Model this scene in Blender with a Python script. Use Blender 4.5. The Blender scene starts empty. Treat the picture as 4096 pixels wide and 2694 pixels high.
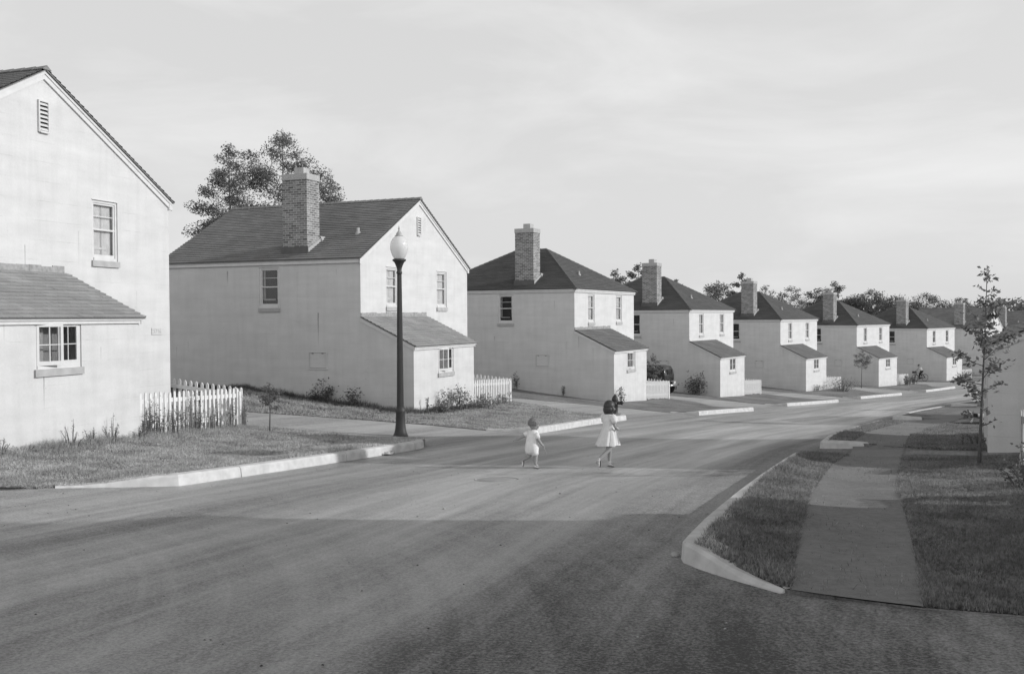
import bpy, bmesh, math, random
import numpy as np
from mathutils import Vector, Matrix, Quaternion, geometry

random.seed(7); RNG = np.random.default_rng(11)
SC = bpy.context.scene
COL = SC.collection

# ------------------------------------------------------------------ naming helpers
def tag(o, label=None, cat=None, group=None, kind=None):
    if label: o['label'] = label
    if cat: o['category'] = cat
    if group: o['group'] = group
    if kind: o['kind'] = kind
    return o

def empty(name, loc, rz=0.0):
    o = bpy.data.objects.new(name, None); COL.objects.link(o)
    o.location = loc; o.rotation_euler = (0, 0, rz); o.empty_display_size = 0.2
    return o

def copy_tree(o, parent=None):
    c = o.copy(); COL.objects.link(c)
    if parent is not None: c.parent = parent
    for ch in list(o.children): copy_tree(ch, c)
    return c

class MB:
    """mesh builder: verts, faces, material slots, uv per corner (optional)"""
    def __init__(s): s.v = []; s.f = []; s.m = []; s.uv = []; s.smooth = []
    def face(s, pts, mi=0, uv=None, smooth=False):
        b = len(s.v); s.v += [tuple(p) for p in pts]; s.f.append(list(range(b, b+len(pts)))); s.m.append(mi); s.uv.append(uv); s.smooth.append(smooth)
    def add(s, vs, fs, mi=0, smooth=False):
        b = len(s.v); s.v += [tuple(p) for p in vs]
        for f in fs: s.f.append([b+i for i in f]); s.m.append(mi); s.uv.append(None); s.smooth.append(smooth)
    def box(s, a, b, mi=0, T=None):
        x0, y0, z0 = a; x1, y1, z1 = b
        vs = [(x0,y0,z0),(x1,y0,z0),(x1,y1,z0),(x0,y1,z0),(x0,y0,z1),(x1,y0,z1),(x1,y1,z1),(x0,y1,z1)]
        if T: vs = [T(*p) for p in vs]
        s.add(vs, [(0,3,2,1),(4,5,6,7),(0,1,5,4),(1,2,6,5),(2,3,7,6),(3,0,4,7)], mi)
    def tube(s, pts, rad, n=8, mi=0, caps=True, smooth=True):
        pts = [Vector(p) for p in pts]; rad = rad if hasattr(rad, '__len__') else [rad]*len(pts)
        rings = []; up = None
        for i, p in enumerate(pts):
            d = (pts[min(i+1, len(pts)-1)] - pts[max(i-1, 0)]).normalized()
            if up is None: up = d.orthogonal().normalized()
            else:
                up = (up - d*up.dot(d));
                up = up.normalized() if up.length > 1e-6 else d.orthogonal().normalized()
            w = d.cross(up)
            rings.append([p + (up*math.cos(2*math.pi*k/n) + w*math.sin(2*math.pi*k/n))*rad[i] for k in range(n)])
        vs = [q for r in rings for q in r]; fs = []
        for i in range(len(pts)-1):
            for k in range(n): fs.append((i*n+k, i*n+(k+1) % n, (i+1)*n+(k+1) % n, (i+1)*n+k))
        if caps: fs.append(tuple(range(n))[::-1]); fs.append(tuple((len(pts)-1)*n+k for k in range(n)))
        s.add(vs, fs, mi, smooth)
    def lathe(s, prof, n=24, c=(0,0,0), mi=0, flute=0.0, T=None):
        vs = []
        for r, z in prof:
            for k in range(n):
                a = 2*math.pi*k/n; rr = r*(1-flute*(k % 2))
                p = (c[0]+rr*math.cos(a), c[1]+rr*math.sin(a), c[2]+z)
                vs.append(T(*p) if T else p)
        fs = []
        for i in range(len(prof)-1):
            for k in range(n): fs.append((i*n+k, i*n+(k+1) % n, (i+1)*n+(k+1) % n, (i+1)*n+k))
        fs.append(tuple(range(n))[::-1]); fs.append(tuple((len(prof)-1)*n+k for k in range(n)))
        s.add(vs, fs, mi, flute == 0)
    def build(s, name, mats, parent=None, recalc=True, loc=None):
        me = bpy.data.meshes.new(name); me.from_pydata(s.v, [], s.f)
        for m in (mats if isinstance(mats, (list, tuple)) else [mats]): me.materials.append(m)
        me.polygons.foreach_set('material_index', s.m)
        me.polygons.foreach_set('use_smooth', s.smooth)
        if recalc:
            bm = bmesh.new(); bm.from_mesh(me)
            bmesh.ops.remove_doubles(bm, verts=bm.verts, dist=1e-5) if not any(s.uv) else None
            bmesh.ops.recalc_face_normals(bm, faces=bm.faces); bm.to_mesh(me); bm.free()
        uvl = me.uv_layers.new(name='UVMap')
        if any(u is not None for u in s.uv) :
            li = 0; buf = np.zeros((len(me.loops), 2), np.float32)
            vco = [v.co for v in me.vertices]
            for pi, p in enumerate(me.polygons):
                u = s.uv[pi]
                for q, l in enumerate(p.loop_indices):
                    vi = me.loops[l].vertex_index
                    if u is not None:
                        k = vi - min(s.f[pi]); buf[l] = u[k]
                    else:
                        c = vco[vi]; nn = p.normal
                        buf[l] = (c.y, c.z) if abs(nn.x) > .6 else ((c.x, c.z) if abs(nn.y) > .6 else (c.x, c.y))
            uvl.data.foreach_set('uv', buf.ravel())
        else:
            buf = np.zeros((len(me.loops), 2), np.float32)
            for p in me.polygons:
                nn = p.normal
                for l in p.loop_indices:
                    c = me.vertices[me.loops[l].vertex_index].co
                    buf[l] = (c.y, c.z) if abs(nn.x) > max(abs(nn.y), abs(nn.z)) else ((c.x, c.z) if abs(nn.y) > abs(nn.z) else (c.x, c.y))
            uvl.data.foreach_set('uv', buf.ravel())
        o = bpy.data.objects.new(name, me); COL.objects.link(o)
        if parent is not None: o.parent = parent
        if loc is not None: o.location = loc
        return o

# ------------------------------------------------------------------ materials (black and white scene: all greys)
def g3(v): return (v, v, v, 1)
class NT:
    def __init__(s, name):
        s.m = bpy.data.materials.new(name); s.m.use_nodes = True; s.t = s.m.node_tree; s.t.nodes.clear()
        s.out = s.n('ShaderNodeOutputMaterial'); s.b = s.n('ShaderNodeBsdfPrincipled'); s.l(s.b.outputs[0], s.out.inputs[0])
        s.b.inputs['Specular IOR Level'].default_value = 0.3
    def n(s, typ, **kw):
        x = s.t.nodes.new(typ)
        for k, v in kw.items(): setattr(x, k, v)
        return x
    def l(s, a, b): s.t.links.new(a, b)
    def val(s, inp, v):
        if hasattr(v, 'is_linked') or isinstance(v, bpy.types.NodeSocket): s.l(v, inp)
        else: inp.default_value = v
    def math(s, op, a, b=0.5, c=None, clamp=False):
        x = s.n('ShaderNodeMath', operation=op, use_clamp=clamp); s.val(x.inputs[0], a); s.val(x.inputs[1], b)
        if c is not None: s.val(x.inputs[2], c)
        return x.outputs[0]
    def coord(s, kind='Object'): return s.n('ShaderNodeTexCoord').outputs[kind]
    def map(s, v, scale=(1,1,1), loc=(0,0,0), rot=(0,0,0)):
        x = s.n('ShaderNodeMapping'); s.l(v, x.inputs[0]); x.inputs['Scale'].default_value = scale; x.inputs['Location'].default_value = loc; x.inputs['Rotation'].default_value = rot
        return x.outputs[0]
    def noise(s, v, scale=5, detail=4, rough=.55):
        x = s.n('ShaderNodeTexNoise'); s.l(v, x.inputs['Vector']); x.inputs['Scale'].default_value = scale; x.inputs['Detail'].default_value = detail; x.inputs['Roughness'].default_value = rough
        return x.outputs[0]
    def ramp(s, v, pts):
        x = s.n('ShaderNodeMapRange'); s.val(x.inputs[0], v); x.inputs[1].default_value = pts[0]; x.inputs[2].default_value = pts[1]; x.inputs[3].default_value = pts[2]; x.inputs[4].default_value = pts[3]; x.clamp = True
        return x.outputs[0]
    def sep(s, v):
        x = s.n('ShaderNodeSeparateXYZ'); s.l(v, x.inputs[0]); return x.outputs
    def comb(s, a, b, c=0.0):
        x = s.n('ShaderNodeCombineXYZ'); s.val(x.inputs[0], a); s.val(x.inputs[1], b); s.val(x.inputs[2], c); return x.outputs[0]
    def base(s, v, rough=.8):
        s.val(s.b.inputs['Base Color'], v if not isinstance(v, (int, float)) else g3(v)); s.b.inputs['Roughness'].default_value = rough
        return s
    def bump(s, h, strength=.5, dist=.02):
        x = s.n('ShaderNodeBump'); s.l(h, x.inputs['Height']); x.inputs['Strength'].default_value = strength; x.inputs['Distance'].default_value = dist
        s.l(x.outputs[0], s.b.inputs['Normal']); return x

def plain(name, v, rough=.6, spec=.3, metal=0.0, var=.12, scale=6):
    t = NT(name); c = t.coord()
    n = t.noise(c, scale, 5)
    t.base(t.ramp(n, (.3, .7, v*(1-var), v*(1+var))), rough); t.b.inputs['Specular IOR Level'].default_value = spec; t.b.inputs['Metallic'].default_value = metal
    return t.m

def wall_mat(name, base=.50, stains=()):
    """painted concrete walls: faint courses, mottling, plus given runs of rust: (axis, h, z_top, z_bottom, width, strength)"""
    t = NT(name); c = t.coord(); x, y, z = t.sep(c)
    n1 = t.noise(t.map(c, (1, 1, 2.2)), 1.1, 6, .6); n2 = t.noise(c, 28, 4, .7); n3 = t.noise(t.map(c, (2.2, 2.2, .22)), 2.2, 4)
    nb = t.noise(t.map(c, (.35, .35, 4.0)), 1.0, 2)
    k = t.math('ADD', t.ramp(n1, (.3, .7, .90, 1.03)), t.ramp(n2, (.3, .7, -.045, .045)))
    k = t.math('ADD', k, t.ramp(nb, (.3, .7, -.035, .03)))
    k = t.math('MULTIPLY', k, t.ramp(n3, (.34, .55, .95, 1.0)))
    # horizontal form-board joints
    f = t.math('FRACT', t.math('MULTIPLY', z, 1/0.405)); f = t.math('ABSOLUTE', t.math('SUBTRACT', f, .5))
    j = t.math('MULTIPLY', t.ramp(f, (.475, .497, 0.0, 1.0)), t.ramp(t.noise(t.map(c, (.8, .8, .3)), 2.0, 3), (.45, .62, 0, 1)))
    k = t.math('SUBTRACT', k, t.math('MULTIPLY', j, .12))
    # small pock marks
    sp = t.noise(c, 9, 2, .4); k = t.math('SUBTRACT', k, t.math('MULTIPLY', t.ramp(sp, (.755, .80, 0, 1)), .18))
    for ax, h, zt, zb, w, st in stains:
        a = y if ax == 'u' else x
        wob = t.math('MULTIPLY', t.math('SUBTRACT', t.noise(t.comb(0.0, 0.0, z), 5, 2), .5), w*1.2)
        d = t.math('ABSOLUTE', t.math('SUBTRACT', t.math('ADD', a, wob), h))
        m = t.ramp(d, (w*.25, w, 1, 0))
        m = t.math('MULTIPLY', m, t.ramp(z, (zb, zt-.05, 0, 1))); m = t.math('MULTIPLY', m, t.ramp(z, (zt-.04, zt, 1, 0)))
        k = t.math('SUBTRACT', k, t.math('MULTIPLY', m, st*1.5))
    # splashed earth along the foot of the wall, a real stain
    foot = t.math('MULTIPLY', t.ramp(t.math('ADD', z, t.math('MULTIPLY', n3, .5)), (.15, .75, 1, 0)), .10)
    k = t.math('SUBTRACT', k, foot)
    t.base(t.math('MULTIPLY', k, base), .85)
    bh = t.math('ADD', t.math('MULTIPLY', n2, .4), t.math('MULTIPLY', j, -1.0)); t.bump(bh, .35, .006)
    return t.m

def roof_mat(name, v):
    t = NT(name); uv = t.coord('UV')
    br = t.n('ShaderNodeTexBrick'); t.l(uv, br.inputs['Vector']); br.offset = .5
    br.inputs['Scale'].default_value = 1; br.inputs['Brick Width'].default_value = .30; br.inputs['Row Height'].default_value = .1524; br.inputs['Mortar Size'].default_value = .004
    br.inputs['Color1'].default_value = g3(v*1.1); br.inputs['Color2'].default_value = g3(v*.9); br.inputs['Mortar'].default_value = g3(v*.55)
    n = t.noise(uv, .8, 5); n2 = t.noise(uv, 60, 3)
    mx = t.n('ShaderNodeVectorMath', operation='SCALE'); t.l(br.outputs[0], mx.inputs[0])
    t.l(t.math('MULTIPLY', t.ramp(n, (.3, .7, .86, 1.12)), t.ramp(n2, (.3, .7, .85, 1.15))), mx.inputs[3])
    t.l(mx.outputs[0], t.b.inputs['Base Color']); t.b.inputs['Roughness'].default_value = .9; t.b.inputs['Specular IOR Level'].default_value = .2
    t.bump(n2, .5, .004)
    return t.m

def brick_mat(name):
    t = NT(name); uv = t.coord('UV')
    br = t.n('ShaderNodeTexBrick'); t.l(uv, br.inputs['Vector']); br.offset = .5
    br.inputs['Scale'].default_value = 1; br.inputs['Brick Width'].default_value = .215; br.inputs['Row Height'].default_value = .075; br.inputs['Mortar Size'].default_value = .009; br.inputs['Mortar Smooth'].default_value = .2
    br.inputs['Bias'].default_value = -.15
    br.inputs['Color1'].default_value = g3(.26); br.inputs['Color2'].default_value = g3(.075); br.inputs['Mortar'].default_value = g3(.44)
    n = t.noise(uv, 14, 4); n0 = t.noise(uv, 1.2, 3)
    mx = t.n('ShaderNodeVectorMath', operation='SCALE'); t.l(br.outputs[0], mx.inputs[0]); t.l(t.math('MULTIPLY', t.ramp(n, (.3, .7, .85, 1.12)), t.ramp(n0, (.3, .7, .85, 1.1))), mx.inputs[3])
    t.l(mx.outputs[0], t.b.inputs['Base Color']); t.b.inputs['Roughness'].default_value = .9
    inv = t.math('SUBTRACT', 1.0, br.outputs['Fac']); t.bump(inv, .6, .008)
    return t.m

def asphalt_mat(name):
    """worn oiled asphalt: UV.x = metres across the street, UV.y = metres along it"""
    t = NT(name); uv = t.coord('UV'); ob = t.coord('Object'); x, y, z = t.sep(uv)
    warp = t.math('MULTIPLY', t.math('SUBTRACT', t.noise(t.map(uv, (.12, .05, 1)), 1, 3), .5), 1.6)
    cx = t.math('ADD', x, warp)
    s1 = t.noise(t.comb(t.math('MULTIPLY', cx, 1.3), t.math('MULTIPLY', y, .06)), 1.0, 5, .62)
    s2 = t.noise(t.comb(t.math('MULTIPLY', cx, 7.0), t.math('MULTIPLY', y, .28)), 1.0, 5, .65)
    s3 = t.noise(t.comb(t.math('MULTIPLY', cx, .5), t.math('MULTIPLY', y, .12)), 1.0, 4, .6)
    fine = t.noise(ob, 42, 5, .8); med = t.noise(ob, 4.5, 6, .7)
    k = t.math('ADD', t.ramp(s1, (.38, .62, .80, 1.20)), t.ramp(s2, (.36, .64, -.09, .09)))
    k = t.math('ADD', k, t.ramp(s3, (.40, .60, -.13, .13)))
    k = t.math('ADD', k, t.ramp(fine, (.38, .62, -.42, .42)))
    k = t.math('ADD', k, t.ramp(med, (.36, .64, -.10, .10)))
    k = t.math('ADD', k, t.ramp(t.math('ADD', x, t.math('MULTIPLY', t.math('SUBTRACT', med, .5), 1.5)), (-6.2, -4.2, .30, 0)))
    # right lane paler in colour to imitate sky sheen; the gutter strip is darker
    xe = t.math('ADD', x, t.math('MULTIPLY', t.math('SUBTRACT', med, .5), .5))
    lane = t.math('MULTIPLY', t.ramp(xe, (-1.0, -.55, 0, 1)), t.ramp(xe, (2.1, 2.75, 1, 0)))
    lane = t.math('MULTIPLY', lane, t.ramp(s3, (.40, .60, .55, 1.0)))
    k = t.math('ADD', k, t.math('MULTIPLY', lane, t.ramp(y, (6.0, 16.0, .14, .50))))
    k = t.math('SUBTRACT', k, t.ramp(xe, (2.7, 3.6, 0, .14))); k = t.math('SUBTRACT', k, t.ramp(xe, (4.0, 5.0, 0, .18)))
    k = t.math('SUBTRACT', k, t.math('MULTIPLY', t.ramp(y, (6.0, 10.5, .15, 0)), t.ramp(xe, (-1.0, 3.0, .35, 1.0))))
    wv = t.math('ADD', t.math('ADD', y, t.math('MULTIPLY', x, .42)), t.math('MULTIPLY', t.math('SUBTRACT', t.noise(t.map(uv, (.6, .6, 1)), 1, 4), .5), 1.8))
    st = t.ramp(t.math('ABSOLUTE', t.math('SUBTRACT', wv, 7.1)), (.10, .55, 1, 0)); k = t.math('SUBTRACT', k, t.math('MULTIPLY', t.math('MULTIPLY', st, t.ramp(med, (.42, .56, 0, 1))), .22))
    ra = t.math('SQRT', t.math('ADD', t.math('POWER', t.math('ADD', x, 9.0), 2.0), t.math('POWER', t.math('SUBTRACT', y, 1.0), 2.0)))
    arc = t.noise(t.comb(t.math('MULTIPLY', ra, 4.5), t.math('MULTIPLY', y, .08)), 1.0, 4, .6); k = t.math('ADD', k, t.math('MULTIPLY', t.ramp(arc, (.42, .62, -.10, .12)), t.ramp(y, (7.0, 14.0, 1, .25))))
    # oil drips and tar spots
    sp = t.noise(t.comb(t.math('MULTIPLY', x, 1.0), t.math('MULTIPLY', y, 2.2)), 1.7, 2, .4); k = t.math('SUBTRACT', k, t.math('MULTIPLY', t.ramp(sp, (.76, .80, 0, 1)), .35))
    # bare aggregate pale stones
    pb = t.n('ShaderNodeTexVoronoi'); t.l(ob, pb.inputs['Vector']); pb.inputs['Scale'].default_value = 34
    k = t.math('ADD', k, t.math('MULTIPLY', t.ramp(pb.outputs['Distance'], (.05, .13, .7, 0)), t.ramp(t.noise(ob, 3.2, 2), (.5, .62, 0, 1))))
    # broken gravelly edge on the near right and a darker gutter strip by the kerb
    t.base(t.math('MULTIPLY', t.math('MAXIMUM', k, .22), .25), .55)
    worn = t.math('MAXIMUM', t.ramp(s1, (.36, .64, .54, .32)), t.ramp(t.math('ABSOLUTE', t.math('ADD', x, .6)), (3.2, 4.2, .3, .95))); t.l(worn, t.b.inputs['Roughness']); t.b.inputs['Specular IOR Level'].default_value = .55
    t.bump(t.math('ADD', t.math('MULTIPLY', fine, 1.0), t.math('MULTIPLY', s2, .4)), .6, .012)
    return t.m

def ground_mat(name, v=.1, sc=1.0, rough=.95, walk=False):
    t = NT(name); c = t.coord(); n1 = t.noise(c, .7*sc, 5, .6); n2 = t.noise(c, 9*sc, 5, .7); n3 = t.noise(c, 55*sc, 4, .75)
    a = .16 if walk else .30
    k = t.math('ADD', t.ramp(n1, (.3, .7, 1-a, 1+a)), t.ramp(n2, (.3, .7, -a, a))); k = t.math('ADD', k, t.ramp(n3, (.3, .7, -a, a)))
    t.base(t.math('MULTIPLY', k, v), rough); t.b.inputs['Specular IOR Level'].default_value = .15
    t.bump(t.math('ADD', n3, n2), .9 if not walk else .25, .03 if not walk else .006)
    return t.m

def leaf_mat(name, v, tr=.35, fs=9, fa=.3):
    t = NT(name); c = t.coord(); n = t.noise(c, fs, 3); n2 = t.noise(c, 2.0, 2)
    k = t.math('MULTIPLY', t.math('MULTIPLY', t.ramp(n, (.34, .66, 1-fa, 1+fa)), t.ramp(n2, (.36, .64, .78, 1.2))), v)
    t.base(k, .55)
    tl = t.n('ShaderNodeBsdfTranslucent'); t.l(k, tl.inputs[0]); mx = t.n('ShaderNodeMixShader'); mx.inputs[0].default_value = tr
    t.l(t.b.outputs[0], mx.inputs[1]); t.l(tl.outputs[0], mx.inputs[2]); t.l(mx.outputs[0], t.out.inputs[0])
    return t.m

def glass_mat(name, alpha=.5):
    t = NT(name); gl = t.n('ShaderNodeBsdfGlossy'); gl.inputs['Roughness'].default_value = .03; gl.inputs['Color'].default_value = g3(.9)
    tr = t.n('ShaderNodeBsdfTransparent'); tr.inputs[0].default_value = g3(.82)
    fr = t.n('ShaderNodeFresnel'); fr.inputs[0].default_value = 1.5
    n = t.noise(t.coord(), 2.5, 1); bp = t.n('ShaderNodeBump'); t.l(n, bp.inputs['Height']); bp.inputs['Distance'].default_value = .01; bp.inputs['Strength'].default_value = .3; t.l(bp.outputs[0], gl.inputs['Normal'])
    f = t.math('ADD', fr.outputs[0], .01, clamp=True)
    mx = t.n('ShaderNodeMixShader'); t.l(f, mx.inputs[0]); t.l(tr.outputs[0], mx.inputs[1]); t.l(gl.outputs[0], mx.inputs[2]); t.l(mx.outputs[0], t.out.inputs[0])
    return t.m

M = dict(
 trim=plain('trim_paint', .57, .5, var=.06), sill=plain('sill_stone', .38, .8), dark=plain('dark_inside', .02, .9), inside=plain('room_inside', .45, .9),
 curtain=plain('curtain_cloth', .66, .9), concrete=plain('concrete', .36, .9, var=.14, scale=12), kerb=plain('kerb_concrete', .51, .9, var=.16, scale=5),
 flash=plain('flashing_metal', .10, .6), mortar=plain('mortar_smear', .28, .9, var=.25, scale=10), iron=plain('cast_iron', .035, .55, .4), pipe=plain('galvanised', .35, .5),
 picket=plain('picket_paint', .66, .7, var=.08, scale=14), picketg=plain('picket_weathered', .45, .7, var=.12, scale=14),
 glass=glass_mat('window_glass'), brick=brick_mat('chimney_brick'), roof=roof_mat('shingle_grey', .20), roofd=roof_mat('shingle_dark', .10), roofs=roof_mat('shingle_lean_to', .27), roofsd=roof_mat('shingle_lean_to_dark', .15),
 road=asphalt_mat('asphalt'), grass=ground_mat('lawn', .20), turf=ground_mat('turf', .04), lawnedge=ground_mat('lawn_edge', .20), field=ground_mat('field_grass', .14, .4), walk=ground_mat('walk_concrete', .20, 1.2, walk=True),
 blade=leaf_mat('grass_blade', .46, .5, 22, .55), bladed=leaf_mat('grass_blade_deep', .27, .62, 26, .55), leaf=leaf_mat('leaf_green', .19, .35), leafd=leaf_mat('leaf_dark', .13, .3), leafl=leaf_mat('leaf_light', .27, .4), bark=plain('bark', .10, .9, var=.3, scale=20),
 globe=None)
t = NT('lamp_globe_glass'); t.base(.88, .12); t.b.inputs['Specular IOR Level'].default_value = .6
tl = t.n('ShaderNodeBsdfTranslucent'); tl.inputs[0].default_value = g3(.8); mx = t.n('ShaderNodeMixShader'); mx.inputs[0].default_value = .45
t.l(t.b.outputs[0], mx.inputs[1]); t.l(tl.outputs[0], mx.inputs[2]); t.l(mx.outputs[0], t.out.inputs[0]); M['globe'] = t.m

# ------------------------------------------------------------------ terrain
TC = np.array([(0.0,0.0,-0.4717),(5.0,3.0,-0.0095),(-5.0,3.0,0.5751),(-9.067,16.254,-0.8335),(-7.699,20.578,0.5746),(-3.08,31.217,-0.5218),(-1.362,35.415,0.6801),(4.558,44.561,-0.1458),(6.563,48.63,0.3512),(12.172,58.257,-0.2316),(14.495,62.153,0.5182),(21.183,71.803,-0.2222),(23.81,75.501,0.8859),(31.232,84.856,0.1264),(34.126,88.349,0.5132),(42.503,97.448,-0.2859),(45.535,100.823,0.299),(1.706,17.0,0.1658),(0.359,17.0,0.1296),(10.271,21.5,0.191),(0.718,27.4,-0.254),(7.469,40.3,-0.2067),(14.939,54.2,-0.2587),(23.742,67.6,-0.5592),(33.568,80.5,-0.8626)])
CO = (0.08960531, 0.02527377, -0.08274368, 0.00353426, -0.00309703, 0.00087945)
LY = [-30, -10, 2, 8.5, 14.3, 21.25, 27, 34.3, 39.8, 46.2, 53.4, 62, 66, 73.6, 78, 83.2, 95, 110, 130, 700]
LX = [-20, -13.5, -9.2, -6.9, -4.87, -1.85, .7, 4.5, 7.4, 10.9, 14.7, 19.8, 23.2, 28.6, 32.6, 37.9, 49, 64, 84, 500]
def xc(y): return np.interp(y, LY, LX) + 4.1
def gz(x, y):
    x = np.asarray(x, float); y = np.asarray(y, float); yc = np.clip(y, -8, 106); xx = xc(yc) + np.clip(x - xc(y), -17, 15)
    b = CO[0] + CO[1]*xx + CO[2]*yc + CO[3]*xx*xx + CO[4]*xx*yc + CO[5]*yc*yc
    for px, py, w in TC: b = b + w*np.exp(-((xx-px)**2 + (yc-py)**2)/200.0)
    return b
def gzf(x, y): return float(gz(x, y))

def grid_sheet(name, xs, ys, fx, dz, mat, uvf=None):
    X, Y = np.meshgrid(xs, ys); W = fx(X, Y); Z = gz(W, Y) + dz
    nx, ny = len(xs), len(ys); vs = np.stack([W.ravel(), Y.ravel(), Z.ravel()], 1)
    i = np.arange(nx*ny).reshape(ny, nx); f = np.stack([i[:-1,:-1], i[:-1,1:], i[1:,1:], i[1:,:-1]], -1).reshape(-1, 4)
    me = bpy.data.meshes.new(name); me.from_pydata(vs.tolist(), [], f.tolist()); me.materials.append(mat)
    me.polygons.foreach_set('use_smooth', [True]*len(f))
    uv = me.uv_layers.new(name='UVMap'); U = np.stack([X.ravel(), Y.ravel()], 1)
    li = np.zeros(len(me.loops), np.int32); me.loops.foreach_get('vertex_index', li); uv.data.foreach_set('uv', U[li].astype(np.float32).ravel())
    o = bpy.data.objects.new(name, me); COL.objects.link(o); return o

def spread(a, b, s, far):   # fine range then growing steps outward
    r = list(np.arange(a, b+1e-6, s)); st = s
    lo = []; v = a
    while v > far[0]: st *= 1.35; v -= st; lo.append(v)
    hi = []; v = b; st = s
    while v < far[1]: st *= 1.35; v += st; hi.append(v)
    return np.array(lo[::-1] + r + hi)
gr = grid_sheet('ground', spread(-40, 40, 1.5, (-900, 900)), spread(-12, 110, 1.5, (-300, 1500)), lambda X, Y: X + xc(np.clip(Y, -12, 110)), -.10, M['field']); tag(gr, kind='structure')
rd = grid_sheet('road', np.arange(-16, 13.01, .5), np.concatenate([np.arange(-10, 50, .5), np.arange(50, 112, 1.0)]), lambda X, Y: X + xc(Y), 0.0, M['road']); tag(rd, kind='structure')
# ------------------------------------------------------------------ house frames
HF = {  # main front corner nearest the camera (x, y), eave z, yaw
 1: (-10.881, 16.828, 4.55, .3064), 2: (-4.841, 31.937, 3.61, .3883), 3: (2.851, 45.402, 2.963, .4578), 4: (10.537, 59.232, 2.063, .5378),
 5: (19.632, 72.905, 1.389, .6177), 6: (29.767, 86.07, .813, .6918), 7: (41.088, 98.72, .322, .7319), 8: (52.0, 110.0, .10, .698), 9: (62.4, 121.5, -.27, .698)}
EH = 5.32   # eave height over the ground at the corner
def fr(i, u, n, right=False):
    x, y, z, a = HF[i]
    return (x + math.sin(a)*u + math.cos(a)*n, y + math.cos(a)*u - math.sin(a)*n)

# ------------------------------------------------------------------ lots: raised lawns with kerbs
def seg_d(px, py, poly):
    d = np.full(np.shape(px), 1e9)
    for (x0, y0), (x1, y1) in zip(poly[:-1], poly[1:]):
        dx, dy = x1-x0, y1-y0; t = np.clip(((px-x0)*dx + (py-y0)*dy)/(dx*dx+dy*dy+1e-9), 0, 1)
        d = np.minimum(d, np.hypot(px-x0-t*dx, py-y0-t*dy))
    return d
LOTS = []
def resample(poly, step):
    out = []
    for (x0, y0), (x1, y1) in zip(poly[:-1], poly[1:]):
        L = math.hypot(x1-x0, y1-y0); k = max(1, int(round(L/step)))
        for j in range(k): out.append((x0+(x1-x0)*j/k, y0+(y1-y0)*j/k))
    out.append(poly[-1]); return out
def smooth_poly(poly, it=2):
    for _ in range(it):
        q = [poly[0]]
        for a, b in zip(poly[:-1], poly[1:]): q += [(a[0]*.75+b[0]*.25, a[1]*.75+b[1]*.25), (a[0]*.25+b[0]*.75, a[1]*.25+b[1]*.75)]
        q.append(poly[-1]); poly = q
    return poly
def inpoly(x, y, poly):
    x = np.asarray(x); y = np.asarray(y); c = np.zeros(x.shape, bool); n = len(poly)
    for i in range(n):
        x0, y0 = poly[i]; x1, y1 = poly[(i+1) % n]
        k = ((y0 > y) != (y1 > y)) & (x < (x1-x0)*(y-y0)/((y1-y0) if abs(y1-y0) > 1e-12 else 1e-12) + x0); c ^= k
    return c
class Lot:
    def __init__(s, main, rest, H=.135, step=.8, lip=1.2, mat='grass', tip=None):
        s.mat = mat; s.tip = tip
        s.main = main; s.poly = main + rest; s.H = H; s.step = step; s.lip = lip
    def off(s, x, y):
        d = seg_d(x, y, s.main); q = 1.0
        if s.tip is not None: q = np.clip(np.hypot(x-s.tip[0], y-s.tip[1])/1.45, 0, 1); q = q*q*(3-2*q)
        return .012 + s.H*np.exp(-(d/s.lip)**2)*q
    def z(s, x, y): return gz(x, y) + s.off(x, y)
    def build(s):
        b = resample(s.poly + [s.poly[0]], s.step)[:-1]; n = len(b)
        xs = [p[0] for p in b]; ys = [p[1] for p in b]
        gx, gy = np.meshgrid(np.arange(min(xs), max(xs), s.step), np.arange(min(ys), max(ys), s.step)); gx = gx.ravel(); gy = gy.ravel()
        gx = gx + RNG.uniform(-.1, .1, gx.shape)*s.step
        m = inpoly(gx, gy, s.poly) & (seg_d(gx, gy, b + [b[0]]) > s.step*.35)
        pts = [Vector(p) for p in b] + [Vector((a, c)) for a, c in zip(gx[m], gy[m])]
        r = geometry.delaunay_2d_cdt(pts, [], [list(range(n))], 1, 1e-4)
        V = np.array([(p.x, p.y) for p in r[0]]); Z = s.z(V[:, 0], V[:, 1])
        mb = MB(); mb.add([(a, c, z) for (a, c), z in zip(V, Z)], [tuple(f) for f in r[2]], 0, True)
        me_f = mb
        bz = s.z(np.array(xs), np.array(ys))
        for i in range(n):
            j = (i+1) % n; me_f.face([(xs[i], ys[i], bz[i]), (xs[j], ys[j], bz[j]), (xs[j], ys[j], bz[j]-.3), (xs[i], ys[i], bz[i]-.3)], 1)
        me = bpy.data.meshes.new('lawn'); me.from_pydata(mb.v, [], mb.f); me.materials.append(M[s.mat]); me.materials.append(M['lawnedge']); me.polygons.foreach_set('material_index', mb.m); me.polygons.foreach_set('use_smooth', [True]*len(mb.f))
        me.uv_layers.new(name='UVMap'); o = bpy.data.objects.new('lawn', me); COL.objects.link(o); tag(o, kind='structure'); return o
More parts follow.
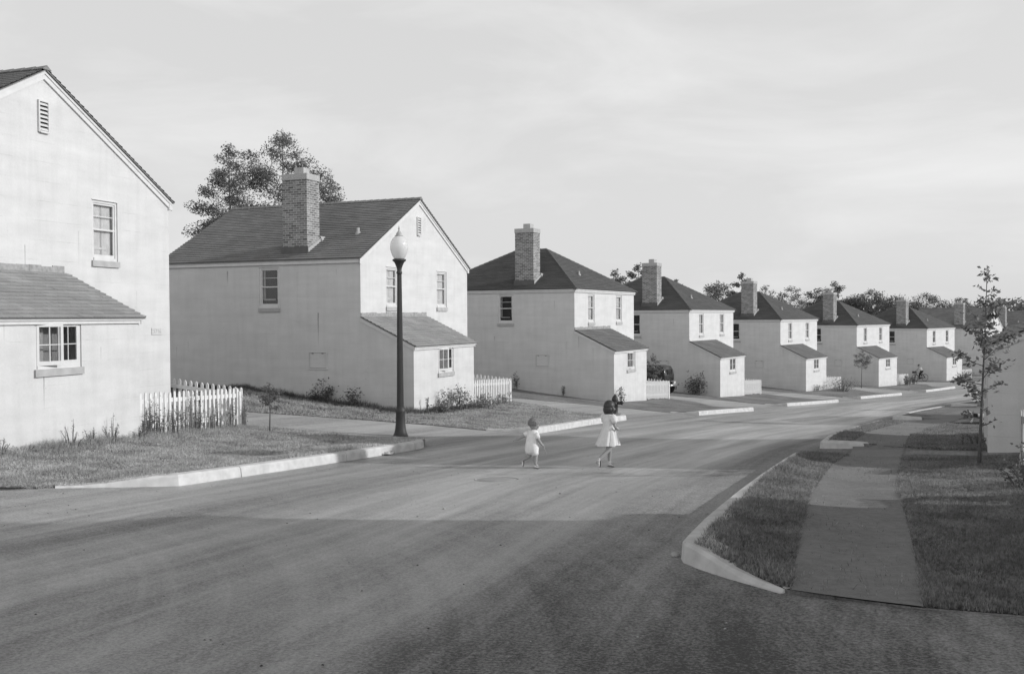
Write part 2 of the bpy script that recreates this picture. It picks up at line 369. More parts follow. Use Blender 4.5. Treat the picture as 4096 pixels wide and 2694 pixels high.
def kerb(lot, line, w=.16, top=.02, h0=None, tmin=0.0, taper0=True, taper1=False, inward=1):
    """concrete kerb swept along line; inward side is +left normal * inward"""
    P = resample(line, .30); n = len(P); m = MB(); rnd = random.Random(int(line[0][0]*100)); s0 = 0
    def ring(i, e=0.0):
        x, y = P[i]; a = P[max(i-1, 0)]; b = P[min(i+1, n-1)]; dx, dy = b[0]-a[0], b[1]-a[1]; L = math.hypot(dx, dy); nx, ny = -dy/L*inward, dx/L*inward
        x += dx/L*e; y += dy/L*e
        g = gzf(x, y); z = float(lot.z(x, y)) + top
        if tmin: q = min(1.0, tmin+(1-tmin)*i*.30/1.1); z = g + .012 + (z-g-.012)*q
        j = .006*math.sin(i*1.7)*rnd.uniform(.3, 1)
        return [(x+nx*off, y+ny*off, zz) for off, zz in [(-.045+j, g-.12), (-.045+j, g+.01), (-.032+j, z-.035), (-.008, z-.004), (w*.55, z+.004), (w, z+.002), (w+.02, z-.12)]]
    while s0 < n-1:
        s1 = min(n-1, s0+rnd.choice((9, 10, 11)));
        if n-1-s1 < 4: s1 = n-1
        vs = []
        for i in range(s0, s1+1): vs += ring(i, .007 if i == s0 and s0 > 0 else (-.007 if i == s1 and s1 < n-1 else 0))
        K = s1-s0+1; fs = [(i*7+k, i*7+k+1, (i+1)*7+k+1, (i+1)*7+k) for i in range(K-1) for k in range(6)] + [tuple(range(7)), tuple((K-1)*7+k for k in range(7))[::-1]]
        m.add(vs, fs); s0 = s1
    o = m.build('kerb', M['kerb']); tag(o, kind='structure'); return o

def left_lot(i, end=6.6, corner=(-2.7, 6.8), tip=(-2.9, 5.4), near=None, far=None, prev=None):
    F = lambda L: [fr(i, u, n) for u, n in L]
    main = [corner, (end*.5, 6.95), (end-.5, 7.15), (end, 7.05)]
    far = far or [(end+.45, 6.7), (end+.75, 6.0), (end+.95, 4.9), (8.5, 3.2), (8.8, 1.7), (9.1, -13)]
    near = near or [(-5.9, -13), (-5.0, -.8), (-3.9, .8), (-3.2, 2.2), (-2.75, 3.8)]
    lot = Lot(smooth_poly(F(main), 1), F(far) + F(near) + F([tip]), step=.6 if i < 3 else 1.0, mat='turf' if i < 3 else 'grass', tip=F([tip])[0])
    lot.build(); LOTS.append(lot)
    line = F([tip]) + smooth_poly(F([corner, (end*.5, 6.95), (end-.5, 7.15), (end, 7.05), (end+.25, 6.85)]), 1)
    kerb(lot, line, inward=1)
    return lot
LA = left_lot(1, end=7.3, corner=(-.6, 6.55), tip=(-1.6, 5.3), near=[(-2.6, -13), (-2.6, 2), (-2.5, 4.3), (-2.1, 5.0)], far=[(7.8, 6.9), (8.35, 6.3), (8.75, 5.2), (8.75, 3.6), (8.6, 1.2), (9.2, -13)])
LB = left_lot(2, end=6.0, corner=(-2.6, 7.0), tip=(-2.8, 5.6))
LC = left_lot(3, end=4.6, corner=(-3.0, 6.6))
LD = left_lot(4, end=6.9, corner=(-2.9, 6.6))
LE = left_lot(5, end=5.8, corner=(-3.2, 6.7))
LF = left_lot(6, end=3.6, corner=(-3.6, 6.9))
LG = left_lot(7, end=6.5)
LH = left_lot(8, end=6.5)
# right side of the street
R0main = [(1.47, 8.5), (1.98, 10.0), (3.03, 12.75), (5.0, 17.6)]
R0tail = [(5.15, 17.95), (6.1, 18.3), (7.2, 18.1), (9.5, 17.0), (22, 12.5), (22, -6), (7.0, -2), (6.2, 3.4), (4.8, 5.2), (3.28, 6.30), (2.69, 6.62), (1.97, 7.2)]
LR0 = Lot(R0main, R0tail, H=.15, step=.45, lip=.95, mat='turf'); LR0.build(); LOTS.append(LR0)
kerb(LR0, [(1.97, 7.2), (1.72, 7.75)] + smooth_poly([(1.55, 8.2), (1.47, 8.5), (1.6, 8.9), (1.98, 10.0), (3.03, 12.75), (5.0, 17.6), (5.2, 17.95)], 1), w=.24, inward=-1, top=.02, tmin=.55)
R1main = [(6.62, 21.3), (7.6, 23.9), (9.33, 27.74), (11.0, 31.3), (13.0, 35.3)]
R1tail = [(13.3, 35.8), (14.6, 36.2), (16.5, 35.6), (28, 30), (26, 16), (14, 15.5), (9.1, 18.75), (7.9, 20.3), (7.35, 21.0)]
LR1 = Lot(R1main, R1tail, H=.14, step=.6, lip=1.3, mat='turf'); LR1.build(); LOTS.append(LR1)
kerb(LR1, [(7.5, 20.95), (7.0, 21.05), (6.72, 21.15)] + R1main + [(13.3, 35.8)], w=.2, inward=-1, top=.015)
R2main = [(15.2, 39.7), (16.8, 42.9), (19.2, 47.0), (22.2, 51.6)]
LR2 = Lot(R2main, [(23, 52), (26, 51), (38, 44), (32, 33), (18.5, 38.3), (16.2, 39.4)], step=1.0); LR2.build(); LOTS.append(LR2)
kerb(LR2, [(16.2, 39.4), (15.5, 39.55)] + R2main, w=.2, inward=-1)
R3main = [(24.4, 55.3), (27.5, 59.5), (31.5, 64.0), (36.5, 69.0)]
LR3 = Lot(R3main, [(50, 62), (36, 46), (25.5, 54.6)], step=1.2); LR3.build(); LOTS.append(LR3)
kerb(LR3, [(25.5, 54.6), (24.8, 55.0)] + R3main, w=.2, inward=-1)

def surf(x, y):
    for L in LOTS:
        if bool(inpoly(np.array([x]), np.array([y]), L.poly)[0]): return float(L.z(x, y))
    return gzf(x, y)

# pavement along the right side, crossing lawns and drives
WL = [(2.00, 7.13), (2.4, 8.4), (3.58, 12.0), (5.12, 15.9), (6.2, 18.3), (7.4, 21.6), (9.2, 25.9), (11.4, 30.4), (14.0, 35.2), (17.0, 40.6), (21.0, 47.0), (26.0, 54.0), (33, 62.5)]
WR = [(2.72, 6.58), (3.33, 8.2), (4.55, 11.6), (6.02, 15.5), (7.05, 18.0), (8.4, 21.3), (10.2, 25.5), (12.5, 29.9), (15.1, 34.6), (18.1, 40.0), (22.1, 46.4), (27.0, 53.3), (34, 61.7)]
def walk():
    L = resample(WL, .4); n = len(L); R = [(float(np.interp(p[1], [q[1] for q in WL], [q[0] for q in WR])), float(np.interp(p[1], [q[1] for q in WL], [q[1] for q in WR]))) for p in L]
    m = MB(); vs = []; K = 5
    for a, b in zip(L, R):
        for k in range(K):
            x = a[0]+(b[0]-a[0])*k/(K-1); y = a[1]+(b[1]-a[1])*k/(K-1); vs.append((x, y, (float(LR0.z(x, y)) if y < 17 else surf(x, y))+.014))
    fs = [(i*K+k, i*K+k+1, (i+1)*K+k+1, (i+1)*K+k) for i in range(n-1) for k in range(K-1)]
    m.add(vs, fs, 0, True); o = m.build('pavement', M['walk'], recalc=False); tag(o, kind='structure')
walk()

# ------------------------------------------------------------------ houses
W_, D_, WS, PS = 8.12, 8.03, 4.54, 1.90
class House:
    def __init__(s, idx, label, o, yaw, ze, roof='gable', right=False, shed_far=False, near=True, stains=(), wallv=.575, rk='roof', sk='roofs', W=W_, D=None, group='white concrete houses along the street', window_side=True):
        s.right = right; s.sf = shed_far; s.W = W; s.D = D or D_
        s.root = empty('white_house', (o[0], o[1], ze-EH), -yaw)
        tag(s.root, label, 'house', group)
        s.idx = idx; s.roofkind = roof; s.near = near; s.rk = M[rk]; s.sk = M[sk]
        s.wm = wall_mat('painted_wall_%s' % idx, wallv, stains)
        s.walls(); s.roof(); s.shed_roof(); s.windows(); s.chimney(); s.trim()
    def T(s, n, u, z):
        return ((-n if s.right else n), (s.W-u if s.sf else u), z+EH)
    def P(s, mb, pts, mi=0, uv=None): mb.face([s.T(*p) for p in pts], mi, uv)
    def panel(s, mb, plane, c, a0, a1, b0, b1, holes=(), depth=.11, inward=-1):
        """plane 'n': wall at n=c spanning u; plane 'u': wall at u=c spanning n. b = z"""
        f = (lambda a, z, d=0: (c+d, a, z)) if plane == 'n' else (lambda a, z, d=0: (a, c+d, z))
        A = sorted({a0, a1, *[h[0] for h in holes], *[h[1] for h in holes]}); B = sorted({b0, b1, *[h[2] for h in holes], *[h[3] for h in holes]})
        for i in range(len(A)-1):
            for j in range(len(B)-1):
                ca, cb = (A[i]+A[i+1])/2, (B[j]+B[j+1])/2
                if any(h[0] < ca < h[1] and h[2] < cb < h[3] for h in holes): continue
                s.P(mb, [f(A[i], B[j]), f(A[i+1], B[j]), f(A[i+1], B[j+1]), f(A[i], B[j+1])])
        d = depth*inward
        for h in holes:
            q = [(h[0], h[2]), (h[1], h[2]), (h[1], h[3]), (h[0], h[3])]
            for k in range(4):
                (x0, z0), (x1, z1) = q[k], q[(k+1) % 4]; s.P(mb, [f(x0, z0), f(x1, z1), f(x1, z1, d), f(x0, z0, d)])
    UW = [(1.66, 2.46, -1.60, -.26), (5.44, 6.26, -1.60, -.26)]
    SW = [(-3.90, -3.10, -1.62, -.27)]
    CW = [(1.70, 2.86, -3.80, -2.93)]
    def walls(s):
        mb = MB(); W, D, b = s.W, s.D, -EH-.6
        s.panel(mb, 'n', 0, 0, W, b, 0, s.UW)
        s.panel(mb, 'u', 0, -D, 0, b, 0, s.SW, inward=1)
        s.panel(mb, 'u', W, -D, 0, b, 0)
        s.panel(mb, 'n', -D, 0, W, b, 0)
        if s.roofkind == 'gable':
            s.r = 2.24
            for n in (0, -D): s.P(mb, [(n, 0, 0), (n, W, 0), (n, W/2, s.r)])
        else: s.r = 2.06
        s.panel(mb, 'n', PS, 0, WS, b, -2.85, s.CW)
        for u in (0, WS): s.P(mb, [(0, u, b), (PS, u, b), (PS, u, -2.85), (0, u, -1.95)])
        s.wall = mb.build('wall', s.wm, s.root)
    def slope(s, mb, A, B, C, D, thk=.026, expo=.1524, seg=.9, mi=0):
        A, B, C, D = map(Vector, (A, B, C, D)); L = ((D-A).length + (C-B).length)/2
        if (C-D).length < 1e-4: L = ((A+B)/2 - C).length
        nc = max(3, int(round(L/expo))); ax = (B-A).normalized(); up = (D-A) - ax*(D-A).dot(ax); up.normalize(); N = ax.cross(up)
        if N.z < 0: N = -N
        rnd = random.Random(hash((round(A.x, 2), round(B.y, 2))) & 0xffff)
        for i in range(nc):
            t0, t1 = i/nc, (i+1)/nc; L0, R0, L1, R1 = A+(D-A)*t0, B+(C-B)*t0, A+(D-A)*t1, B+(C-B)*t1
            k = max(1, int(round((R0-L0).length/seg)))
            h = (t0*L, t1*L)
            ph = rnd.uniform(0, 1) if k > 1 else 0; cuts = [0.0] + [(j+ph)/k for j in range(k) if 0 < (j+ph)/k < 1] + [1.0]
            for j in range(len(cuts)-1):
                f0, f1 = cuts[j], cuts[j+1]; th = thk*rnd.uniform(.85, 1.2); sg = rnd.uniform(-.004, .008)
                p0, p1, q0, q1 = L0+(R0-L0)*f0, L0+(R0-L0)*f1, L1+(R1-L1)*f0, L1+(R1-L1)*f1
                dn = -up*sg
                u0, u1 = (p0-A).dot(ax), (p1-A).dot(ax); w0, w1 = (q0-A).dot(ax), (q1-A).dot(ax)
                v0, v1 = i*.1524, (i+1)*.1524-.0005
                a, b2 = p0+N*th+dn, p1+N*th+dn
                mb.face([s.T(*a), s.T(*b2), s.T(*(q1+N*.004)), s.T(*(q0+N*.004))], mi, [(u0, v0+.006), (u1, v0+.006), (w1, v1), (w0, v1)])
                mb.face([s.T(*(p0+dn-N*.004)), s.T(*(p1+dn-N*.004)), s.T(*b2), s.T(*a)], mi, [(u0, v0), (u1, v0), (u1, v0+.01), (u0, v0+.01)])
        # underside board
        E_ = N*-.012; F_ = N*-.032
        vs = [s.T(*(p+q)) for q in (E_, F_) for p in (A, B, C, D)]
        mb.add(vs, [(0,1,2,3), (7,6,5,4), (0,4,5,1), (1,5,6,2), (2,6,7,3), (3,7,4,0)], mi)
    def cap(s, mb, a, b, w=.13, h=.035, mi=0, seg=.28):
        a, b = Vector(a), Vector(b); L = (b-a).length; k = max(1, int(L/seg)); d = (b-a).normalized(); side = d.cross(Vector((0, 0, 1))).normalized(); up = side.cross(d)
        for i in range(k):
            p, q = a+(b-a)*(i/k), a+(b-a)*((i+1)/k+.01/L); hh = h
            vs = [p-side*w-up*.045, p+up*(hh+.015), p+side*w-up*.045, q-side*w-up*.05, q+up*hh, q+side*w-up*.05]
            mb.add([s.T(*x) for x in vs], [(0,1,4,3), (1,2,5,4), (0,2,1), (3,4,5)], mi)
    def roof(s):
        mb = MB(); W, D, r = s.W, s.D, s.r; e = .13; sg = .95 if s.near else 1.3
        if s.roofkind == 'gable':
            k = r/(W/2); g = .09; z = .03
            s.slope(mb, (g, -e, z-e*k), (-D-g, -e, z-e*k), (-D-g, W/2, r+z), (g, W/2, r+z), seg=sg)
            s.slope(mb, (g, W+e, z-e*k), (-D-g, W+e, z-e*k), (-D-g, W/2, r+z), (g, W/2, r+z), seg=sg)
            s.cap(mb, (g+.02, W/2, r+z+.015), (-D-g-.02, W/2, r+z+.015))
        else:
            h = 3.21; z = .03; ke = r/(W/2); kh = r/h
            A, B, C_, D2 = (e, -e, z-e*ke), (e, W+e, z-e*ke), (-D-e, W+e, z-e*ke), (-D-e, -e, z-e*ke)
            R1, R2 = (-h, W/2, r+z), (-D+h, W/2, r+z)
            s.slope(mb, A, D2, R2, R1, seg=sg); s.slope(mb, B, C_, R2, R1, seg=sg)
            s.slope(mb, A, B, R1, R1, seg=sg); s.slope(mb, D2, C_, R2, R2, seg=sg)
            for p in (A, B): s.cap(mb, p, R1)
            for p in (C_, D2): s.cap(mb, p, R2)
            s.cap(mb, R1, R2)
        s.roofo = mb.build('roof', s.rk, s.root)
        p = MB()   # plumbing vent on the street slope
        u, n = (1.55, -1.0) if s.roofkind == 'gable' else (3.1, -1.05)
        zz = (u*r/(W/2) if s.roofkind == 'gable' else -n*r/3.21)
        p.lathe([(.055, -.1), (.055, .22), (.045, .22), (.045, .1)], 10, (0, 0, 0), 0, T=lambda x, y, z_: s.T(n+x, u+y, zz+z_))
        p.lathe([(.13, -.04), (.07, .09)], 10, (0, 0, 0), 0, T=lambda x, y, z_: s.T(n+x, u+y, zz+z_)); p.build('vent_pipe', M['pipe'], s.root)
    def shed_roof(s):
        mb = MB(); e = .10; k = (2.82-1.92)/PS
        A, B = (PS+e, -.05, -2.82-e*k), (PS+e, WS+.10, -2.82-e*k); C_, D2 = (.01, WS+.10, -1.92), (.01, -.05, -1.92)
        s.slope(mb, A, B, C_, D2, seg=.9 if s.near else 1.3)
        s.shedo = mb.build('lean_to_roof', s.sk, s.root)
        f = MB(); rnd = random.Random(3); k2 = 14 if s.near else 3; L = WS+.02   # mortar or metal flashing where it meets the wall
        for j in range(k2):
            h = rnd.uniform(.085, .13) if s.near else .1
            f.box((.0, L*j/k2, -1.92), (.022+rnd.uniform(0, .008), L*(j+1)/k2, -1.92+h+.02), T=s.T)
        f.build('flashing', M['mortar'] if s.near else M['trim'], s.root)
    def win(s, plane, c, h, inward, style):
        f = (lambda a, z, d: (c+d*inward, a, z)) if plane == 'n' else (lambda a, z, d: (a, c+d*inward, z))
        def bx(mb, a0, a1, z0, z1, d0, d1, mi=0): mb.box((a0, z0, d0), (a1, z1, d1), mi, T=lambda a, z, d: s.T(*f(a, z, d)))
        a0, a1, z0, z1 = h; w = MB(); t = .055
        bx(w, a0, a0+t, z0, z1, .02, .085); bx(w, a1-t, a1, z0, z1, .02, .085); bx(w, a0+t, a1-t, z1-t, z1, .02, .085); bx(w, a0+t, a1-t, z0, z0+t*1.2, .0, .085)
        zi0, zi1, ai0, ai1 = z0+t*1.2, z1-t, a0+t, a1-t
        if style == 'sash':
            zm = (zi0+zi1)/2+.02; q = .04
            bx(w, ai0, ai1, zm-.02, zm+.02, .03, .075)
            bx(w, ai0, ai0+q, zi0, zi1, .04, .08); bx(w, ai1-q, ai1, zi0, zi1, .04, .08); bx(w, ai0+q, ai1-q, zi1-q, zi1, .04, .08); bx(w, ai0+q, ai1-q, zi0, zi0+q*1.8, .04, .08)
            if s.near: bx(w, ai0+q, ai1-q, (zm+zi1)/2-.009, (zm+zi1)/2+.009, .05, .07)
        wo = w.build('window', M['trim'], s.root)
        p = MB()
        s_f = [s.T(*f(a, z, .068)) for a, z in ((ai0, zi0), (ai1, zi0), (ai1, zi1), (ai0, zi1))]; p.face(s_f)
        p.build('pane', M['glass'], wo, recalc=False)
        b = MB(); bx(b, a0+.01, a1-.01, z0+.01, z1-.01, .34, .36, 0)
        for (x0, x1) in ((a0, a0+.01), (a1-.01, a1)): bx(b, x0, x1, z0, z1, .11, .36, 0)
        b.build('room_recess', M['inside' if plane == 'n' else 'dark'], wo)
        if style == 'sash':   # gathered curtains and a blind
            cu = MB(); mid = (ai0+ai1)/2; wd = ai1-ai0
            for sd, x0, x1 in ((0, ai0, ai0+wd*(.47 if plane == 'n' else .17)), (1, ai1-wd*(.47 if plane == 'n' else .17), ai1)):
                K = 16; vs = []
                for i in range(K+1):
                    a = x0+(x1-x0)*i/K; d = .125+.018*math.sin(i*2.3+sd)
                    vs += [s.T(*f(a, zi0+(.05 if plane == 'n' else .22), d)), s.T(*f(a, zi1, d))]
                cu.add(vs, [(2*i, 2*i+2, 2*i+3, 2*i+1) for i in range(K)], 0, True)
            if plane == 'n': cu.face([s.T(*f(a, z, .15)) for a, z in ((ai0, zi0+.62), (ai1, zi0+.62), (ai1, zi1), (ai0, zi1))])
            bx(cu, ai0+.04, ai1-.18, zi0+.19, zi0+.24, .11, .13)
            cu.build('curtain', M['curtain'], wo, recalc=False)
        sl = MB(); bx(sl, a0-.03, a1+.03, z0-.135, z0-.002, -.045, .10); sl.build('sill', M['sill'], wo)
        if s.near:
            ln = MB(); bx(ln, a0-.015, a1+.015, z1, z1+.02, -.012, .03); bx(ln, a1+.001, a1+.018, z0, z1, -.008, .03); ln.build('drip_moulding', M['trim'], wo)
        if style == 'casement':
            mid = (a0+a1)/2
            for q, (x0, x1, ang) in enumerate(((ai0, mid-.004, math.radians(16) if s.near else 0), (mid+.004, ai1, 0))):
                cs = MB(); wd = x1-x0; fr_ = .05; ca, sa = math.cos(ang), math.sin(ang)
                def TT(a, z, d):
                    aa = a-x0; return s.T(*f(x0+aa*ca+(d-.02)*sa*0, z, d-aa*sa))
                def cb(p0, p1, q0, q1, d0=.012, d1=.045, mi=0): cs.box((p0, q0, d0), (p1, q1, d1), mi, T=TT)
                cb(x0, x0+fr_, zi0, zi1); cb(x1-fr_, x1, zi0, zi1); cb(x0+fr_, x1-fr_, zi1-fr_, zi1); cb(x0+fr_, x1-fr_, zi0, zi0+fr_*1.5)
                m2 = (x0+x1)/2; zz = (zi0+zi1)/2; cb(m2-.008, m2+.008, zi0+fr_, zi1-fr_, .02, .04); cb(x0+fr_, x1-fr_, zz-.008, zz+.008, .02, .04)
                cs.face([TT(a, z, .03) for a, z in ((x0+fr_, zi0+fr_), (x1-fr_, zi0+fr_), (x1-fr_, zi1-fr_), (x0+fr_, zi1-fr_))], 1)
                cs.build('casement', [M['trim'], M['glass']], wo)
            cu = MB(); K = 12; vs = []
            for i in range(K+1):
                a = ai0+(ai1-ai0)*.30*i/K; d = .16+.015*math.sin(i*2.1); vs += [s.T(*f(a, zi0, d)), s.T(*f(a, zi1, d))]
            cu.add(vs, [(2*i, 2*i+2, 2*i+3, 2*i+1) for i in range(K)], 0, True); cu.build('curtain', M['curtain'], wo, recalc=False)
    def windows(s):
        for h in s.UW: s.win('n', 0, h, -1, 'sash')
        for h in s.SW: s.win('u', 0, h, 1, 'sash')
        for h in s.CW: s.win('n', PS, h, -1, 'casement')
        if s.roofkind == 'gable':   # louvred attic vent
            v = MB(); u0, u1, z0, z1 = s.W/2-.14, s.W/2+.09, .98, 1.58
            def b(n0, n1, a0, a1, q0, q1, mi=0): v.box((n0, a0, q0), (n1, a1, q1), mi, T=s.T)
            b(.0, .045, u0-.03, u0, z0-.03, z1+.03); b(.0, .045, u1, u1+.03, z0-.03, z1+.03); b(.0, .045, u0, u1, z1, z1+.03); b(.0, .06, u0, u1, z0-.04, z0)
            b(.003, .006, u0, u1, z0, z1, 1)
            k = 7
            for i in range(k):
                q = z0+(z1-z0)*(i+.15)/k; dq = (z1-z0)/k
                v.add([s.T(.042, u0, q), s.T(.042, u1, q), s.T(.008, u1, q+dq*.55), s.T(.008, u0, q+dq*.55), s.T(.042, u0, q+.008), s.T(.042, u1, q+.008), s.T(.008, u1, q+dq*.55+.008), s.T(.008, u0, q+dq*.55+.008)],
                      [(0,1,2,3), (7,6,5,4), (0,4,5,1), (1,5,6,2), (2,6,7,3), (3,7,4,0)])
            v.build('attic_vent', [M['trim'], M['dark']], s.root)
        c = MB(); n0, n1, z0, z1 = -1.97, -1.27, -3.60, -3.06   # flush coal hatch in the side wall
        for q in ((n0, n0+.035, z0, z1), (n1-.035, n1, z0, z1), (n0+.035, n1-.035, z1-.035, z1), (n0-.02, n1+.02, z0-.05, z0)):
            c.box((q[0], -.02, q[2]), (q[1], 0, q[3]), T=s.T)
        c.box((n0+.045, -.012, z0+.01), (n1-.045, 0, z1-.045), T=s.T)
        for x in (n0+.12, n1-.2): c.box((x, -.03, z1-.07), (x+.07, -.012, z1-.05), 1, T=s.T)
        c.box((n0+.035, -.004, z0), (n1-.035, 0, z1-.035), 1, T=s.T)
        c.build('coal_hatch', [s.wm, M['flash']], s.root)
    def chimney(s):
        n0, n1, u0, u1, zb, zt = -3.12, -2.17, .26, 1.0, -.35, 2.62
        m = MB(); m.box((n0, u0, zb), (n1, u1, zt), T=s.T); ch = m.build('chimney', M['brick'], s.root)
        c = MB(); c.box((n0-.02, u0-.02, zt), (n1+.02, u1+.02, zt+.20), T=s.T); c.build('chimney_cap', M['concrete'], ch)
        f = MB(); a, b = (n0+n1)/2+.05, (u0+u1)/2
        f.box((a-.18, b-.18, zt+.20), (a+.18, b+.18, zt+.43), T=s.T); f.box((a-.13, b-.13, zt+.43), (a+.13, b+.13, zt+.435), 1, T=s.T); f.build('flue', [M['sill'], M['dark']], ch)
        k = s.r/(s.W/2); fl = MB()
        fl.box((n0-.05, u0-.035, k*u0-.16), (n1+.05, u0-.003, k*u0+.26), T=s.T)
        for nn, q in ((n1, 1), (n0, -1)):
            vs = [s.T(nn+q*.003, u0-.03, k*u0), s.T(nn+q*.003, u1+.05, k*u1), s.T(nn+q*.003, u1+.05, k*u1+.17), s.T(nn+q*.003, u0-.03, k*u0+.17)]
            vs += [s.T(nn+q*.02, u0-.03, k*u0), s.T(nn+q*.02, u1+.05, k*u1), s.T(nn+q*.02, u1+.05, k*u1+.17), s.T(nn+q*.02, u0-.03, k*u0+.17)]
            fl.add(vs, [(0,1,2,3), (7,6,5,4), (0,4,5,1), (1,5,6,2), (2,6,7,3), (3,7,4,0)], 1)
        vs = [s.T(n1+.12, u1+.05, k*u1+.0), s.T(n1+.0, u1+.05, k*u1), s.T(n1, u1+.05, k*u1+.25), s.T(n1+.12, u1+.35, k*(u1+.35)), s.T(n1, u1+.35, k*(u1+.35)), s.T(n1, u1+.35, k*(u1+.35)+.05)]
        fl.add(vs, [(0,1,2), (3,5,4), (0,2,5,3), (1,4,5,2), (0,3,4,1)], 1)
        fl.build('chimney_flashing', [M['flash'], M['concrete']], ch)
    def trim(s):
        W, D = s.W, s.D; m = MB()
        def bd(p0, p1, mi=0): m.box(p0, p1, mi, T=s.T)
        if s.roofkind == 'gable':
            for u, q in ((0, -1), (W, 1)):
                a, b = sorted((u, u+q*.06)); bd((-D, a, -.20), (.0, b, -.085)); a, b = sorted((u, u+q*.10)); bd((-D-.02, a, -.084), (.035, b, -.02))
            k = s.r/(W/2)
            for u0, u1 in ((-.10, W/2), (W+.10, W/2)):
                z0, z1 = k*(-.10)-.015, s.r-.015
                for d0, d1, lo, hi in ((.0, .035, -.17, 0.0), (.035, .055, -.06, 0.0)):
                    vs = []
                    for n in (d0, d1):
                        for (u, z) in ((u0, z0+lo), (u1, z1+lo), (u1, z1+hi), (u0, z0+hi)): vs.append(s.T(n+.002, u, z))
                    m.add(vs, [(0,1,2,3), (7,6,5,4), (0,4,5,1), (1,5,6,2), (2,6,7,3), (3,7,4,0)])
            for u in (-.10, W-.02): bd((.0, u, -.23), (.05, u+.12, -.07))
        else:
            for e1, zl, zh in ((.06, -.20, -.12), (.10, -.119, -.03)):
                bd((0, -e1, zl), (e1, W+e1, zh)); bd((-D-e1, -e1, zl), (-D, W+e1, zh)); bd((-D, -e1, zl), (0, 0, zh)); bd((-D, W, zl), (0, W+e1, zh))
        m.build('cornice', M['trim'], s.root)
        m = MB(); bd2 = lambda p0, p1: m.box(p0, p1, T=s.T)
        bd2((PS, -.045, -2.99), (PS+.045, WS+.05, -2.925)); bd2((PS, -.05, -2.924), (PS+.075, WS+.085, -2.865))
        k = .90/PS
        for u0, u1 in ((-.028, 0.0), (WS, WS+.028)):
            vs = []
            for u in (u0, u1):
                for (n, z) in ((0, -1.95-.13), (PS+.06, -1.95-k*(PS+.06)-.13), (PS+.06, -1.95-k*(PS+.06)-.005), (0, -1.955)): vs.append(s.T(n, u, z))
            m.add(vs, [(0,1,2,3), (7,6,5,4), (0,4,5,1), (1,5,6,2), (2,6,7,3), (3,7,4,0)])
        m.build('lean_to_fascia', M['trim'] if s.near else s.wm, s.root)

def lefth(i, label, roof, **kw):
    x, y, z, a = HF[i]; return House(str(i), label, (x, y), a, z, roof, near=i <= 3, rk='roof' if roof == 'gable' else 'roofd', sk='roofs' if roof == 'gable' else 'roofsd', **kw)
# stains use object coords: x = n, y = u, z above the ground
st1 = [('u', 5.02, 4.35, 3.3, .018, .14), ('u', 1.9, 1.45, .75, .02, .35), ('u', 3.4, 1.9, 1.5, .012, .25), ('u', 6.9, 3.1, 2.4, .012, .15), ('u', 3.5, 3.95, 2.9, .016, .3), ('u', 5.35, 2.1, 1.75, .012, .2), ('u', 1.0, 2.6, 2.0, .015, .3)]
st2 = [('n', -5.2, 4.98, 4.45, .035, .32), ('n', -1.60, 3.55, 2.35, .03, .4), ('n', -2.4, 4.9, 3.0, .012, .12), ('n', -6.9, 2.6, 2.1, .012, .3), ('n', -7.4, 2.4, 1.9, .012, .3), ('n', -.9, 4.95, 4.7, .015, .2), ('u', 4.9, 4.4, 3.9, .012, .15)]
st3 = [('n', -1.0, 4.75, 4.2, .02, .22), ('n', -4.1, 3.1, 2.85, .03, .28), ('n', .2, 3.1, 2.4, .04, .18), ('n', .9, 2.6, 1.2, .05, .08), ('n', -.4, 2.9, 1.5, .06, .06)]
h1 = lefth(1, 'white gabled house nearest the camera at the left edge, house number on its lit front', 'gable', stains=st1)
h2 = lefth(2, 'white gabled house with brick chimney standing behind the street lamp', 'gable', stains=st2)
h3 = lefth(3, 'white house with dark hipped roof just behind the fire hydrant', 'hip', stains=st3)
h4 = lefth(4, 'white hipped-roof house with the black car parked by its shaded wall', 'hip', stains=st3[:2])
h5 = lefth(5, 'white hipped-roof house with a bushy shrub in front of its picket fence', 'hip', stains=st3[1:3])
h6 = lefth(6, 'white hipped-roof house behind the small round-headed sapling', 'hip')
h7 = lefth(7, 'white hipped-roof house behind the boy on the bicycle', 'hip', stains=st3[:1])
h8 = lefth(8, 'distant white gabled house seen through the leaves of the tall sapling', 'gable')
h9 = lefth(9, 'farthest house, long roof and chimney above the right-hand building', 'gable')
# right row: camera looks at their shaded side walls; first two throw the long shadows over the street
def righth(idx, label, corner, yaw, base, roof, **kw):   # corner = lean-to corner nearest the street
    o = (corner[0] + math.cos(yaw)*PS, corner[1] - math.sin(yaw)*PS)
    return House(idx, label, o, yaw, base+EH, roof, right=True, near=False, **kw)
hr1 = righth('r1', 'white house at the right edge behind the tall sapling, seen from its shaded side', (8.84, 18.5), math.radians(24.5), -1.43, 'gable', D=12.0)
hr2 = righth('r2', 'white house on the right side hidden beyond the nearer one', (22.2, 36.0), math.radians(27), -2.3, 'hip')
hr3 = righth('r3', 'third white house on the right side of the street', (32.6, 52.0), math.radians(33), -3.5, 'hip')
a0 = math.radians(18); c0 = (9.6, 10.25)
hr0 = House('r0', 'white house just beyond the right edge of the picture', (c0[0]-math.sin(a0)*W_, c0[1]-math.cos(a0)*W_), a0, -.45+EH, 'gable', right=True, shed_far=True, near=False)

